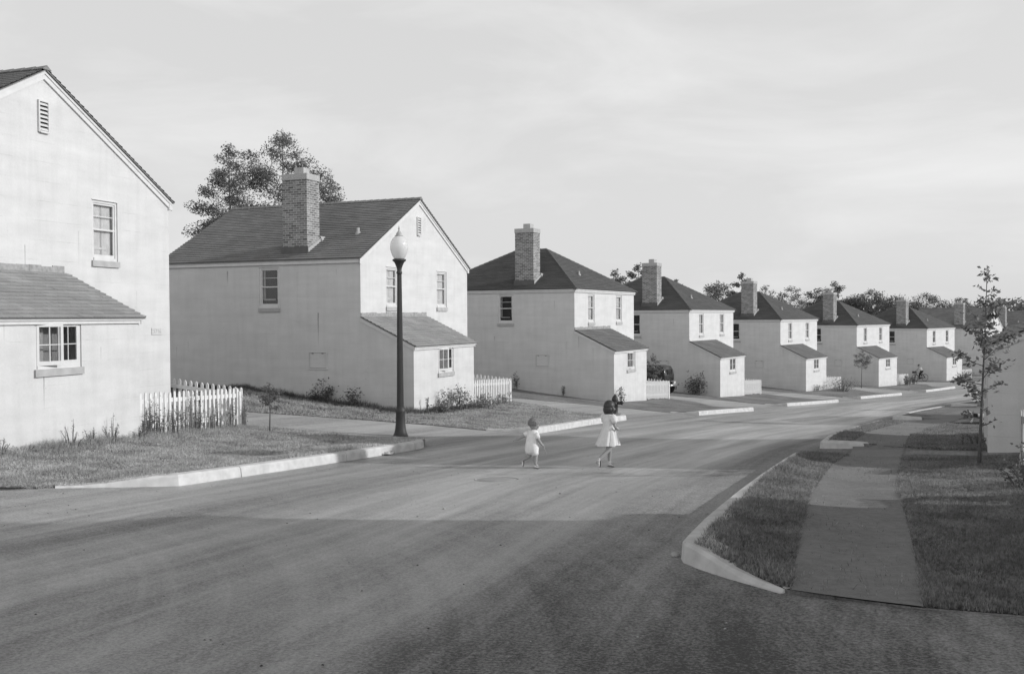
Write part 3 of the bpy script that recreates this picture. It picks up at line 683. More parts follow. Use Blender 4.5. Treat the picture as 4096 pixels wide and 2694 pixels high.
# house number plate on the first house
pl = MB(); pl.box((0, 7.42, -3.28), (.02, 7.80, -3.12), T=h1.T); po = pl.build('number_plate', h1.wm, h1.root)
cu = bpy.data.curves.new('house_number', 'FONT'); cu.body = '5716'; cu.size = .15; cu.extrude = .003; cu.align_x = 'CENTER'; cu.align_y = 'CENTER'
ct = bpy.data.objects.new('tmp_text', cu); COL.objects.link(ct); bpy.context.view_layer.update(); cme = bpy.data.meshes.new_from_object(ct.evaluated_get(bpy.context.evaluated_depsgraph_get())); bpy.data.objects.remove(ct)
co = bpy.data.objects.new('house_number', cme); COL.objects.link(co); cme.materials.clear(); cme.materials.append(M['picketg'])
co.parent = po; co.location = (.023, 7.61, EH-3.2); co.rotation_euler = (math.pi/2, 0, math.pi/2)
# ------------------------------------------------------------------ picket fences
def fence(label, pts, h=.95, side=1, cat='fence', mat='picket', pitch=.158, sink=0.0, group='white picket fences beside the houses'):
    x0, y0 = pts[0]; root = empty('picket_fence', (x0, y0, surf(x0, y0))); tag(root, label, cat, group); bz = root.location.z
    for a, b in zip(pts[:-1], pts[1:]):
        L = math.hypot(b[0]-a[0], b[1]-a[1]); dx, dy = (b[0]-a[0])/L, (b[1]-a[1])/L; nx, ny = -dy*side, dx*side
        za, zb = surf(*a)-bz+sink, surf(*b)-bz+sink; ox, oy = a[0]-x0, a[1]-y0
        zz = lambda t: za+(zb-za)*t/L
        def T(t, d, z): return (ox+dx*t+nx*d, oy+dy*t+ny*d, zz(t)+z)
        pk = MB(); k = int(L/pitch)
        rnd = random.Random(int(L*1000))
        for i in range(k+1):
            t = i*L/k; w = .036; hh = h+rnd.uniform(-.012, .012); tl = rnd.uniform(-.006, .006); lo = .05+rnd.uniform(-.02, .02)
            prof = [(-w, lo), (w, lo), (w, hh-.06), (w*.7, hh-.02), (0, hh), (-w*.7, hh-.02), (-w, hh-.06)]
            vs = [T(t+p+tl*z, -.011, z) for p, z in prof] + [T(t+p+tl*z, .011, z) for p, z in prof]; n = len(prof)
            pk.add(vs, [tuple(range(n)), tuple(range(n, 2*n))[::-1]] + [(j, (j+1) % n, n+(j+1) % n, n+j) for j in range(n)])
        pk.build('pickets', M[mat], root)
        for z0 in (.20, .72):
            r = MB(); r.box((0, .012, z0), (L, .055, z0+.09), T=T); r.build('rail', M[mat], root)
        for t in ((0, L) if L > 2.6 else (L,)):
            p = MB(); p.box((t-.045, .056, -.1), (t+.045, .145, h-.08), T=T); p.build('post', M[mat], root)
    return root
def hfence(i, label, u0=WS+.08, u1=8.35, back=-4.5, **kw):
    return fence(label, [fr(i, u0, PS-.05), fr(i, u1, PS-.05), fr(i, u1, back)], side=-1 if False else 1, **kw)
hfence(1, 'vine-covered white picket fence on the lawn behind the small staked sapling, nearest of all')
hfence(2, 'white picket fence with leafy climbers beside the house behind the street lamp', u1=8.1)
hfence(3, 'white picket fence in front of the black car')
hfence(4, 'white picket fence between the third and fourth lean-tos, bare of plants', u1=8.1)
hfence(5, 'white picket fence half hidden by the big feathery shrub', u1=8.2)
hfence(6, 'white picket fence right behind the boy on the bicycle', u1=7.6)
hfence(7, 'short white picket fence beside the farthest lean-to', u1=7.6)
fence('picket fence seen edge-on at the right edge of the picture', [(7.46, 14.6), (9.4, 17.2)], side=-1, h=.92, mat='picketg')
fence('short picket fence just past the right edge, throwing striped shadows on the pavement', [(6.30, 11.0), (6.42, 11.65), (8.9, 10.9)], side=-1, h=.92, mat='picketg')

# ------------------------------------------------------------------ street lamps
def lamp(label, x, y, zb, s=1.0, seg=32, grp='street lamps with acorn globes'):
    r = empty('street_lamp', (x, y, zb)); tag(r, label, 'street lamp', grp)
    b = MB(); b.lathe([(.185, -.1), (.185, .03), (.172, .06), (.155, .10), (.132, .2), (.117, .35), (.110, .58), (.118, .62), (.118, .67), (.098, .69), (.092, .75)], seg); b.build('lamp_base', M['iron'], r)
    b = MB(); b.lathe([(.086, .73), (.082, 1.2), (.068, 2.8), (.056, 3.98)], seg, flute=.10); b.lathe([(.058, 3.97), (.07, 4.0), (.07, 4.03), (.056, 4.06), (.062, 4.12), (.10, 4.22), (.125, 4.27), (.165, 4.30), (.165, 4.335), (.12, 4.35)], seg); b.build('pole', M['iron'], r)
    b = MB(); b.lathe([(.115, 4.335), (.14, 4.37), (.185, 4.46), (.215, 4.57), (.222, 4.66), (.205, 4.75), (.17, 4.82), (.125, 4.875), (.085, 4.90), (.075, 4.915)], 32); b.build('globe', M['globe'], r)
    b = MB(); b.lathe([(.10, 4.895), (.105, 4.91), (.07, 4.93), (.072, 4.965), (.05, 4.99), (.022, 5.03), (.016, 5.06), (.028, 5.085), (.012, 5.11), (.004, 5.16)], 20); b.build('finial', M['concrete'], r)
    return r
lx, ly = -2.74, 24.35
lamp('tall dark cast-iron street lamp with a white acorn globe at the rounded kerb end', lx, ly, surf(lx, ly)-.02)
lamp('distant street lamp whose globe stands before the far gabled house', 42.8, 88.0, -4.75)

# ------------------------------------------------------------------ fire hydrant
def hydrant(x, y):
    r = empty('fire_hydrant', (x, y, surf(x, y)), math.radians(-12)); tag(r, 'small black fire hydrant on the lawn just behind the walking girl', 'fire hydrant')
    b = MB(); b.lathe([(.15, -.05), (.15, .03), (.105, .045), (.10, .12), (.10, .44), (.125, .455), (.125, .49), (.10, .50)], 20)
    for sx, L, rr in ((1, .22, .06), (-1, .15, .045)): b.tube([(0, 0, .42), (sx*L, 0, .42)], rr, 12)
    b.tube([(0, 0, .40), (0, -.19, .40)], .07, 12); b.build('barrel', M['iron'], r)
    b = MB(); b.lathe([(.125, .495), (.12, .53), (.10, .60), (.065, .66), (.05, .675)], 20); b.lathe([(.03, .67), (.03, .73)], 5); b.build('bonnet', M['iron'], r)
    for sx, L, rr in ((1, .22, .078), (-1, .15, .06)):
        b = MB(); b.tube([(sx*L, 0, .42), (sx*(L+.05), 0, .42)], rr, 10); b.tube([(sx*(L+.05), 0, .42), (sx*(L+.085), 0, .42)], .022, 5); b.build('outlet_cap', M['iron'], r)
    b = MB(); b.tube([(0, -.19, .40), (0, -.24, .40)], .09, 12); b.build('outlet_cap', M['iron'], r)
hydrant(3.62, 35.1)

# ------------------------------------------------------------------ black sedan of the early thirties, rear to the street
def car(pos, rz):
    r = empty('parked_car', pos, rz); r.scale = (.93,)*3; tag(r, 'boxy black 1930s sedan parked on the drive, its rear with bright bumper to the street', 'car')
    paint = plain('black_car_paint', .02, .18, .6, var=.1); chrome = plain('chrome', .75, .12, .8, 1.0, var=.03); tyre = plain('tyre_rubber', .03, .85); cg = glass_mat('car_glass')
    # local: +x rear (towards the street), y across, z up.  side profile of the cabin, extruded then narrowed to the roof
    ZS = .93; prof = [(.90, .52), (1.06, .80), (1.08, 1.15), (1.02, 1.50), (.90, 1.68), (.55, 1.755), (-.35, 1.775), (-.72, 1.70), (-.82, 1.55), (-.95, 1.12), (-.95, .52)]
    def wd(z): return .76 - max(0, z-1.1)*.16
    b = MB(); n = len(prof)
    rings = []
    for k, (f, e) in enumerate([(-1, .86), (-.985, .97), (-.93, 1), (.93, 1), (.985, .97), (1, .86)]):
        rings.append([((x-.03)*(1 if e == 1 else 1-(1-e)*.35)+.03, f*wd(z), .52+(z-.52)*(1 if e == 1 else 1-(1-e)*.22)) for x, z in prof])
    vs = [p for q in rings for p in q]
    fs = [(i*n+k, i*n+(k+1) % n, (i+1)*n+(k+1) % n, (i+1)*n+k) for i in range(5) for k in range(n)] + [tuple(range(n))[::-1], tuple(5*n+k for k in range(n))]
    b.add(vs, fs, 0, True); bo = b.build('body', paint, r)
    for sy in (-1, 1):
        for (x0, x1) in ((.32, .82), (-.62, .20)):
            m = MB(); y = sy*(wd(1.35)+.004); vs = [(x0, sy*(wd(1.22)+.006), 1.22), (x1, sy*(wd(1.22)+.006), 1.22), (x1-.03, sy*(wd(1.56)+.006), 1.56), (x0, sy*(wd(1.56)+.006), 1.56)]
            m.face(vs); m.build('side_window', cg, r, recalc=False)
    m = MB(); m.face([(1.085, -.32, 1.22), (1.085, .32, 1.22), (1.045, .30, 1.48), (1.045, -.30, 1.48)]); m.build('rear_window', cg, r, recalc=False)
    m = MB()
    m.box((1.075, -.36, 1.19), (1.10, .36, 1.22)); m.box((1.03, -.34, 1.48), (1.065, .34, 1.505)); m.box((1.05, -.36, 1.22), (1.09, -.32, 1.49)); m.box((1.05, .32, 1.22), (1.09, .36, 1.49)); m.build('window_moulding', paint, r)
    b = MB(); b.tube([(-.9, 0, .92), (-1.5, 0, .90), (-2.15, 0, .84)], [.40, .34, .27], 16); b.build('bonnet', paint, r)
    b = MB(); b.box((-2.2, -.25, .45), (-2.12, .25, 1.10)); b.build('radiator', chrome, r)
    for sy in (-1, 1):
        b = MB(); b.lathe([(.0, -.08), (.06, -.08), (.11, 0.02), (.115, .05)], 14, T=lambda x, y, z, sy=sy: (-2.15-z, sy*.45+y, 1.0+x)); b.build('headlight', chrome, r)
    for sx in (.78, -1.75):
        for sy in (-1, 1):
            w = MB(); w.lathe([(.25, -.07), (.34, -.06), (.36, 0), (.34, .06), (.25, .07)], 24, T=lambda x, y, z, sx=sx, sy=sy: (sx+x, sy*.68+z, .36+y)); wo = w.build('wheel', tyre, r)
            w = MB(); w.lathe([(.05, -.10), (.10, -.06), (.24, -.045), (.25, .045), (.10, .05), (.05, .10)], 20, T=lambda x, y, z, sx=sx, sy=sy: (sx+x, sy*.68+z, .36+y)); w.build('rim', paint, wo)
            f = MB(); K = 12; vs = []
            for k in range(K+1):
                a = math.radians(-15+205*k/K); vs += [(sx+.44*math.cos(a), sy*.56, .38+.43*math.sin(a)), (sx+.46*math.cos(a), sy*.70, .38+.46*math.sin(a)), (sx+.43*math.cos(a), sy*.82, .38+.40*math.sin(a))]
            f.add(vs, [(3*k+j, 3*k+j+1, 3*k+j+4, 3*k+j+3) for k in range(K) for j in (0, 1)], 0, True); f.build('mudguard', paint, r)
    b = MB(); b.box((-1.3, .66, .42), (.35, .84, .46)); b.box((-1.3, -.84, .42), (.35, -.66, .46)); b.build('running_board', paint, r)
    b = MB(); b.box((-2.1, -.4, .42), (1.0, .4, .52)); b.build('chassis', paint, r)
    b = MB()
    for z in (.56, .63): b.tube([(1.36, -.80, z), (1.46, -.55, z), (1.50, 0, z), (1.46, .55, z), (1.36, .80, z)], .03, 8)
    b.box((1.0, -.42, .56), (1.48, -.36, .62)); b.box((1.0, .36, .56), (1.48, .42, .62)); b.build('bumper', chrome, r)
    b = MB()
    for k in range(9): y = -.5+k*.125; b.box((1.10, y-.012, .80), (1.38, y+.012, .825))
    b.box((1.10, -.52, .795), (1.13, .52, .83)); b.box((1.36, -.52, .795), (1.39, .52, .83)); b.box((1.22, -.52, .795), (1.24, .52, .82)); b.build('luggage_rack', chrome, r)
    for sy in (-1, 1):
        b = MB(); b.lathe([(.0, 0), (.05, 0), (.055, .05), (.04, .07)], 12, T=lambda x, y, z, sy=sy: (1.08+z, sy*.62+x, .78+y)); b.build('tail_lamp', chrome, r)
    b = MB(); b.box((1.40, -.17, .66), (1.41, .17, .80)); b.build('number_plate', M['sill'], r)
cx, cy = fr(4, -3.75, -.75)
car((cx, cy, gzf(cx, cy)-.04), -HF[4][3])

# ------------------------------------------------------------------ leaves, plants, trees
def leaf_cards(name, C, size, mat, parent=None, up=.35, rng=RNG, aspect=.55):
    n = len(C); d = rng.normal(size=(n, 3)); d[:, 2] = d[:, 2]*.6 - .15; d /= np.linalg.norm(d, axis=1)[:, None]
    nrm = rng.normal(size=(n, 3)); nrm[:, 2] += up*3; w = np.cross(d, nrm); w /= np.linalg.norm(w, axis=1)[:, None]+1e-9
    s = (size*rng.uniform(.6, 1.3, n))[:, None]; a = C; b = C+d*s*.5+w*s*aspect*.5; c = C+d*s; e = C+d*s*.5-w*s*aspect*.5
    bend = np.cross(d, w)*s*.12; b = b+bend; e = e+bend
    V = np.stack([a, b, c, e], 1).reshape(-1, 3); F = np.arange(4*n).reshape(n, 4)
    me = bpy.data.meshes.new(name); me.vertices.add(4*n); me.vertices.foreach_set('co', V.ravel()); me.loops.add(4*n); me.loops.foreach_set('vertex_index', F.ravel().astype(np.int32))
    me.polygons.add(n); me.polygons.foreach_set('loop_start', (np.arange(n)*4).astype(np.int32)); me.update(calc_edges=True); me.validate()
    me.materials.append(mat); o = bpy.data.objects.new(name, me); COL.objects.link(o)
    if parent is not None: o.parent = parent
    return o

def tree(name, label, cat, pos, H, R, base=.35, leaves=4000, size=.16, seed=1, trunk=.12, forks=6, mat='leafd', group=None, lean=0, clump=.32, squash=1.0, gap=.55, multi=1, topw=.35):
    """trunk with limbs; leaves gathered round the limb ends so that sky shows between"""
    rng = np.random.default_rng(seed); root = empty(name, pos); tag(root, label, cat, group)
    tb = MB(); ends = []
    for mt in range(multi):
        ang0 = rng.uniform(0, 6.28); sp = 0 if multi == 1 else R*.35
        ox, oy = sp*math.cos(ang0+mt*6.28/multi), sp*math.sin(ang0+mt*6.28/multi)
        P = []; K = 9; wx, wy = rng.normal(size=2)*R*.05
        for k in range(K+1):
            f = k/K; P.append(Vector((ox*f + math.sin(f*3+wx*9)*R*.05 + lean*f, oy*f + math.sin(f*4+wy*7)*R*.05, H*.96*f-(.15 if k == 0 else 0))))
        rr = [max(trunk*(1-.9*(k/K)**.8), .006) for k in range(K+1)]; rr[0] *= 1.25
        tb.tube(P, rr, 7)
        nb = forks*3
        for j in range(nb):
            f = base + (1-base)*((j+.5)/nb)**.9; i = min(int(f*K), K-1); q = P[i].lerp(P[i+1], f*K-i)
            g = (f-base)/(1-base); env = math.sin(math.pi*min(1, (g*.88+.13)))**.6 * (1-(1-topw)*max(0, g-.55)/.45)
            a = j*2.4+rng.uniform(-.5, .5); L = R*env*rng.uniform(.65, 1.08)*(1 if multi == 1 else .8)
            rise = rng.uniform(.15, .75)*L*squash
            e1 = q+Vector((math.cos(a)*L*.5, math.sin(a)*L*.5, rise*.35)); e2 = q+Vector((math.cos(a+.15)*L, math.sin(a+.15)*L, rise))
            tb.tube([q, e1, e2], [rr[i]*.5, rr[i]*.3, max(rr[i]*.1, .003)], 5, caps=False)
            for (p0, wt) in ((e2, 1.0), (e1.lerp(e2, .5), .7), (e1, .35)):
                ends.append((p0, wt, L))
                sa = a+rng.uniform(-1.2, 1.2); s2 = p0+Vector((math.cos(sa), math.sin(sa), rng.uniform(-.1, .6)))*L*rng.uniform(.2, .4)
                tb.tube([p0, s2], [max(rr[i]*.12, .003), .002], 4, caps=False); ends.append((s2, .8, L))
        ends.append((P[-1], .45, R*.3)); ends.append((P[-2], .5, R*.4))
    tb.build('trunk', M['bark'], root)
    keep = [e for e in ends if rng.uniform() < gap+.4*e[1]]
    w = np.array([e[1]*(e[2]/R+.12)*max(.24*R, clump*min(e[2], R))**1.7 for e in keep]); w /= w.sum(); idx = rng.choice(len(keep), leaves, p=w)
    E_ = np.array([tuple(e[0]) for e in keep]); sz = np.array([max(.24*R, clump*min(e[2], R)) for e in keep])
    d = rng.normal(size=(leaves, 3)); d /= np.linalg.norm(d, axis=1)[:, None]; rad = rng.uniform(0, 1, leaves)**.5
    C = E_[idx] + d*(sz[idx]*rad)[:, None]*np.array([1, 1, .62]); C[:, 2] = np.maximum(C[:, 2], H*base*.55)
    leaf_cards('crown', C, size, M[mat], root, rng=rng)
    return root

def shrub(name, label, cat, pos, H, R, stems=8, leaves=400, size=.06, seed=1, mat='leaf', group=None, spread_=.6, low=.15, wisp=0, line=None):
    rng = np.random.default_rng(seed); root = empty(name, pos); tag(root, label, cat, group); sb = MB(); Cs = []
    for j in range(stems):
        a = rng.uniform(0, 6.28); q = rng.uniform(0, 1)**.6; h = H*rng.uniform(.55, 1)*(1-.45*q)
        bx, by = (R*.35*q*math.cos(a), R*.35*q*math.sin(a))
        if line: t = rng.uniform(-.5, .5); bx += line[0]*t; by += line[1]*t
        tx, ty = bx+R*q*math.cos(a)*spread_, by+R*q*math.sin(a)*spread_
        P = [Vector((bx, by, -.05)), Vector(((bx*.7+tx*.3), (by*.7+ty*.3), h*.5)), Vector((tx, ty, h))]
        sb.tube(P, [.008+.006*H, .006+.003*H, .002], 4, caps=False)
        k = max(3, leaves//stems); f = rng.uniform(low, 1, k)**(.8); pts = np.array([tuple(P[0].lerp(P[1], t*2) if t < .5 else P[1].lerp(P[2], t*2-1)) for t in f])
        pts += rng.normal(size=pts.shape)*(R*(.20 if not wisp else .07))*np.array([1, 1, .6]); Cs.append(pts)
    sb.build('stems', M['bark'], root); leaf_cards('foliage', np.concatenate(Cs), size, M[mat], root, rng=rng); return root

def big(name, label, x, d, ztop, wid, k=1.35, **kw):
    x, d = x*k, d*k; zt = 1.65+(ztop-1.65)*k; zb = gzf(x, d)-.1; R = wid*k/2
    return tree(name, label, 'tree', (x, d, zb), zt-zb, R, group='trees beyond the houses', **kw)
big('leafy_tree', 'open dark tree with a crooked trunk, left one of the group behind the chimney', -14.6, 52, 11.1, 3.5, base=.50, leaves=15000, size=.16, seed=21, trunk=.20, forks=8, mat='leaf', clump=.40, gap=.5, topw=.35)
big('leafy_tree', 'tallest open-crowned tree rising directly behind the near brick chimney', -12.4, 54, 12.1, 4.4, base=.48, leaves=19000, size=.16, seed=5, trunk=.19, forks=9, mat='leaf', clump=.40, gap=.55, topw=.7)
big('leafy_tree', 'lower tree showing just right of the near brick chimney', -10.5, 58, 10.4, 3.1, base=.40, leaves=9000, size=.17, seed=9, trunk=.15, forks=7, mat='leaf', clump=.38, gap=.6, topw=.6)
for a in [('A', 'rounded tree peeping over the third house roof', 11.9, 115, 7.4, 4.2, 'leaf'), ('B', 'tree half hidden by the fourth house chimney, taller on its left', 14.9, 118, 8.2, 3.6, 'leaf'),
          ('B2', 'small crown just right of the fourth house chimney', 22.3, 135, 6.9, 3.0, 'leaf'), ('C', 'wide loose tree between the fourth and fifth chimneys', 27.0, 130, 6.2, 6.0, 'leaf'), ('C2', 'low tree peeping over the slope of the fourth house roof', 24.5, 139, 6.0, 3.4, 'leafl'),
          ('D', 'narrow upright tree just left of the fifth house chimney', 29.6, 128, 7.5, 3.2, 'leaf'), ('E', 'pale loose tree right of the fifth house chimney', 35.0, 137, 6.0, 4.6, 'leafl'), ('E2', 'sprawling pale tree sloping down to the sixth roof', 38.6, 138, 5.9, 4.6, 'leafl'),
          ('F', 'dense dark tree left of the sixth house chimney', 43.0, 140, 5.6, 5.2, 'leafd'), ('F2', 'taller pointed dark tree over the sixth house chimney', 48.6, 150, 7.0, 5.2, 'leafd'), ('G', 'broad dark tree between the sixth and seventh roofs', 53.3, 148, 5.6, 6.2, 'leafd'),
          ('H', 'faint small tree left of the seventh house chimney', 73.8, 190, 5.3, 4.6, 'leafl'), ('I', 'dark clumped tree just right of the seventh house chimney', 66.3, 160, 5.3, 6.2, 'leafd'),
          ('J', 'round tree behind the far gabled house chimney', 81.0, 180, 4.8, 5.0, 'leaf'), ('K', 'small tree by the farthest chimney', 96.5, 200, 4.0, 4.4, 'leaf')]:
    sd = sum(map(ord, a[0]))*7
    big('leafy_tree', a[1], a[2], a[3], a[4], a[5]*1.04, k=1.15, base=.10, leaves=13000 if a[6] != 'leafl' else 8000, size=.27, seed=sd, trunk=.22, forks=7, mat=a[6], clump=.55, gap=.8 if a[6] == 'leafd' else .6, topw=.8)
# a far-off wood closing the view at the right
def wood():
    rng = np.random.default_rng(5); n = 26000; t = rng.uniform(0, 1, n); X = 60+t*240+rng.normal(size=n)*3; Y = 330-t*80+rng.normal(size=n)*5
    Hh = 9.5+1.6*np.sin(t*37)+1.0*np.sin(t*91); z = -5.2+Hh*rng.uniform(0, 1, n)**.6
    o = leaf_cards('woodland', np.stack([X, Y, z], 1), 1.3, M['leaf'], rng=rng); tag(o, 'low far-off wood on the horizon at the right', 'woodland', kind='stuff')
wood()

def at_house(i, u, n): x, y = fr(i, u, n); return (x, y, surf(x, y))
# saplings on the lawns
sx, sy = 7.32, 15.6
tree('sapling', 'tall slender sapling with large drooping leaves standing on the right-hand lawn', 'sapling', (sx, sy, surf(sx, sy)), 3.28, .37, base=.18, leaves=900, size=.085, seed=77, trunk=.030, forks=9, mat='leaf', clump=.40, gap=.45, topw=.75, lean=.10)
sx, sy = -5.75, 23.55
tree('sapling', 'knee-high staked sapling on the lawn between fence and lamp post', 'sapling', (sx, sy, surf(sx, sy)), 1.20, .25, base=.45, leaves=950, size=.05, seed=31, trunk=.022, forks=4, mat='leaf', clump=.5, gap=.8)
tree('sapling', 'small round-headed sapling before the sixth house wall', 'sapling', at_house(6, -4.0, 1.9), 3.2, .62, base=.48, leaves=2200, size=.08, seed=8, trunk=.035, forks=6, mat='leaf', clump=.5, gap=.9)
tree('young_tree', 'leafy young tree between the picket fence and the black car', 'young tree', at_house(3, 8.6, .9), 2.35, .5, base=.22, leaves=900, size=.10, seed=14, trunk=.03, forks=5, mat='leaf', clump=.4)
# shrubs and weeds by the walls
G_ = 'plants along the house walls'
shrub('shrub', 'dark leafy shrub against the shaded wall, left of the lamp post', 'shrub', at_house(2, -.25, -1.35), 1.0, .45, 9, 520, .075, 41, 'leafd', G_)
shrub('shrub', 'sparser dark shrub nearer the lamp post, against the shaded wall', 'shrub', at_house(2, -.25, -.15), .8, .45, 8, 300, .075, 42, 'leafd', G_)
shrub('shrub', 'thin tall weed at the lit corner of the second lean-to', 'shrub', at_house(2, .5, 2.1), .95, .12, 3, 60, .06, 43, 'leafl', G_, wisp=1)
shrub('shrub', 'tall two-stemmed plant in the middle of the lit lean-to wall behind the lamp', 'shrub', at_house(2, 1.7, 2.2), 1.25, .28, 7, 330, .075, 44, 'leafl', G_)
shrub('shrub', 'bushy branching plant under the lean-to window behind the lamp', 'shrub', at_house(2, 2.75, 2.25), 1.15, .42, 10, 480, .08, 45, 'leafl', G_)
shrub('shrub', 'low round clump at the foot of the second lean-to', 'shrub', at_house(2, 1.05, 2.35), .38, .35, 12, 320, .07, 46, 'leaf', G_)
shrub('shrub', 'spreading low plant at the corner where the second picket fence begins', 'shrub', at_house(2, 4.4, 2.4), .5, .6, 14, 460, .09, 47, 'leafl', G_, spread_=.9)
shrub('climbing_plant', 'leafy climber at the near end of the second picket fence', 'climbing plant', at_house(2, 5.0, 2.0), .75, .3, 12, 300, .07, 48, 'leaf', G_, line=(.9*math.sin(.388), .9*math.cos(.388)))
shrub('climbing_plant', 'leafy climber at the far end of the second picket fence', 'climbing plant', at_house(2, 7.0, 2.05), .6, .3, 14, 360, .065, 49, 'leafl', G_, line=(1.6*math.sin(.388), 1.6*math.cos(.388)))
shrub('flowers', 'pale nodding flowers on thin stalks above the second picket fence', 'flowers', at_house(2, 6.7, 1.2), 1.35, .55, 10, 34, .07, 50, 'curtain_leaf' if False else 'leafl', G_, low=.9, wisp=1, line=(.8, 1.6))
shrub('climbing_plant', 'fine-leaved vine on the left half of the nearest picket fence', 'climbing plant', at_house(1, 5.55, 1.95), 1.0, .17, 34, 2600, .034, 51, 'leaf', G_, spread_=.4, low=.03, line=(2.1*math.sin(.306), 2.1*math.cos(.306)))
shrub('climbing_plant', 'fine-leaved vine on the right half of the nearest picket fence', 'climbing plant', at_house(1, 7.4, 1.95), .95, .14, 24, 1100, .034, 52, 'leaf', G_, spread_=.4, low=.05, line=(1.9*math.sin(.306), 1.9*math.cos(.306)))
rnd = random.Random(4)
for k, (u, h, lab) in enumerate([(.75, .42, 'thin weeds at the left edge under the casement window'), (1.35, .24, 'low dark seedling against the nearest lean-to wall'), (2.45, .62, 'straggling weed whose stalk leans over the nearest wall'), (3.0, .5, 'feathery dry weed under the right end of the casement sill'), (3.55, .66, 'tall feathery weed on the nearest lean-to wall'), (4.35, .38, 'small bushy weed beside the nearest fence corner')]):
    shrub('weed', lab, 'weed', at_house(1, u, 2.02), h, .25, 9, 90, .03, 60+k, 'leaf', 'weeds along the nearest lean-to wall', wisp=1, low=.4)
shrub('climbing_plant', 'dark twisted climber leaning on the shaded wall behind the second picket fence', 'climbing plant', at_house(3, -.22, -3.0), 1.15, .34, 4, 150, .09, 70, 'leafd', G_, wisp=1, line=(.5, -.3))
shrub('shrub', 'thin leafy plant low on the third house shaded wall', 'shrub', at_house(3, -.25, -.5), .8, .25, 4, 90, .06, 71, 'leafd', G_, wisp=1)
shrub('shrub', 'leafy plant at the lit corner just behind the fire hydrant', 'shrub', at_house(3, .25, 2.15), 1.1, .3, 6, 200, .08, 72, 'leaf', G_)
shrub('shrub', 'large dark shrub at the shaded corner of the fourth lean-to', 'shrub', at_house(4, -.5, .7), 1.75, .85, 12, 700, .12, 73, 'leafd', G_)
shrub('shrub', 'big feathery shrub before the fifth lean-to', 'shrub', at_house(5, 4.7, 3.0), 1.35, 1.2, 26, 1100, .10, 74, 'leafl', G_, spread_=.8)
shrub('shrub', 'low weeds at the lit foot of the fifth lean-to', 'shrub', at_house(5, 1.8, 2.2), .6, .7, 10, 220, .09, 75, 'leaf', G_)
shrub('shrub', 'tall grassy plants hiding the sixth picket fence, left clump', 'shrub', at_house(6, 5.6, 2.4), 1.4, .5, 10, 420, .11, 76, 'leaf', G_, wisp=1, line=(.8, .9))
shrub('shrub', 'tall grassy plants beside the bicycle front wheel', 'shrub', at_house(6, 7.6, 2.3), 1.1, .5, 9, 300, .11, 77, 'leafd', G_, wisp=1, line=(.6, .6))
shrub('shrub', 'pale spreading bush by the seventh lean-to', 'shrub', at_house(7, 4.9, 2.3), 1.4, .9, 12, 420, .12, 78, 'leafl', G_)
shrub('weed', 'dark weeds rising before the fence at the right edge of the picture', 'weed', (6.45, 12.3, surf(6.45, 12.3)), .72, .5, 22, 800, .05, 80, 'leafd', None, wisp=1, line=(.5, 1.3))
shrub('weed', 'dark grass tufts along the shaded foot of the right-hand house', 'weed', (10.3, 19.75, surf(10.3, 19.75)), .26, .3, 60, 900, .05, 81, 'leafd', None, wisp=1, line=(2.4, -1.1))

# ------------------------------------------------------------------ grass blades on the lawns one can see into
def blades(name, label, lot, region, n, h=(.035, .075), w=.010, seed=1, edge=None, mat='blade', patch=None):
    rng = np.random.default_rng(seed); x0, x1, y0, y1 = region
    X = rng.uniform(x0, x1, n*3); Y = y0+(y1-y0)*rng.uniform(0, 1, n*3)**1.25; vis = np.abs(X) < Y*.56; X = X[vis]; Y = Y[vis]
    if edge is not None:
        P = np.array(resample(edge[0], .02)); i = rng.integers(0, len(P), n*2); r_ = np.abs(rng.normal(size=n*2))*edge[1]; a = rng.uniform(0, 6.28, n*2); X = P[i, 0]+r_*np.cos(a); Y = P[i, 1]+r_*np.sin(a)
    m = inpoly(X, Y, lot.poly) & (seg_d(X, Y, lot.main) > .12)
    wl = inpoly(X, Y, WL + WR[::-1]); m &= ~wl | (rng.uniform(0, 1, len(X)) < .008)
    if lot is LR0: m &= seg_d(X, Y, [(1.95, 7.25), (2.69, 6.62), (3.28, 6.3), (4.8, 5.2)]) > .02
    X, Y = X[m][:n], Y[m][:n]; n = len(X); Z = lot.z(X, Y)-.012
    # uneven sward: tufts taller and darker in patches
    q = .6+.8*(np.sin(X*3.1+Y*1.7)*np.sin(Y*2.3-X*.9)*.5+.5); hh = rng.uniform(h[0], h[1], n)*q
    a = rng.uniform(0, 6.28, n); ln = rng.uniform(0, .8, n)*hh; b = rng.uniform(0, 6.28, n)
    dx, dy = np.cos(a)*w, np.sin(a)*w
    V = np.stack([np.stack([X-dx, Y-dy, Z], 1), np.stack([X+dx, Y+dy, Z], 1), np.stack([X+np.cos(b)*ln, Y+np.sin(b)*ln, Z+hh], 1)], 1).reshape(-1, 3)
    me = bpy.data.meshes.new(name); me.vertices.add(3*n); me.vertices.foreach_set('co', V.ravel()); me.loops.add(3*n); me.loops.foreach_set('vertex_index', np.arange(3*n, dtype=np.int32))
    me.polygons.add(n); me.polygons.foreach_set('loop_start', (np.arange(n)*3).astype(np.int32)); me.update(calc_edges=True)
    me.materials.append(M[mat]); o = bpy.data.objects.new(name, me); COL.objects.link(o); tag(o, label, 'grass', kind='stuff'); return o
blades('grass', 'short rough grass of the left-hand lawn beside the near fence', LA, (-10, -1.5, 13.5, 26), 170000, (.03, .08), .008, 1)
blades('grass', 'ragged grass growing over the left-hand kerb', LA, (0, 1, 0, 1), 9000, (.05, .12), .007, 2, edge=(LA.main, .22))
blades('grass', 'shaded grass of the near right-hand lawn both sides of the pavement', LR0, (1, 9, 6, 19), 360000, (.03, .075), .0065, 3, mat='bladed')
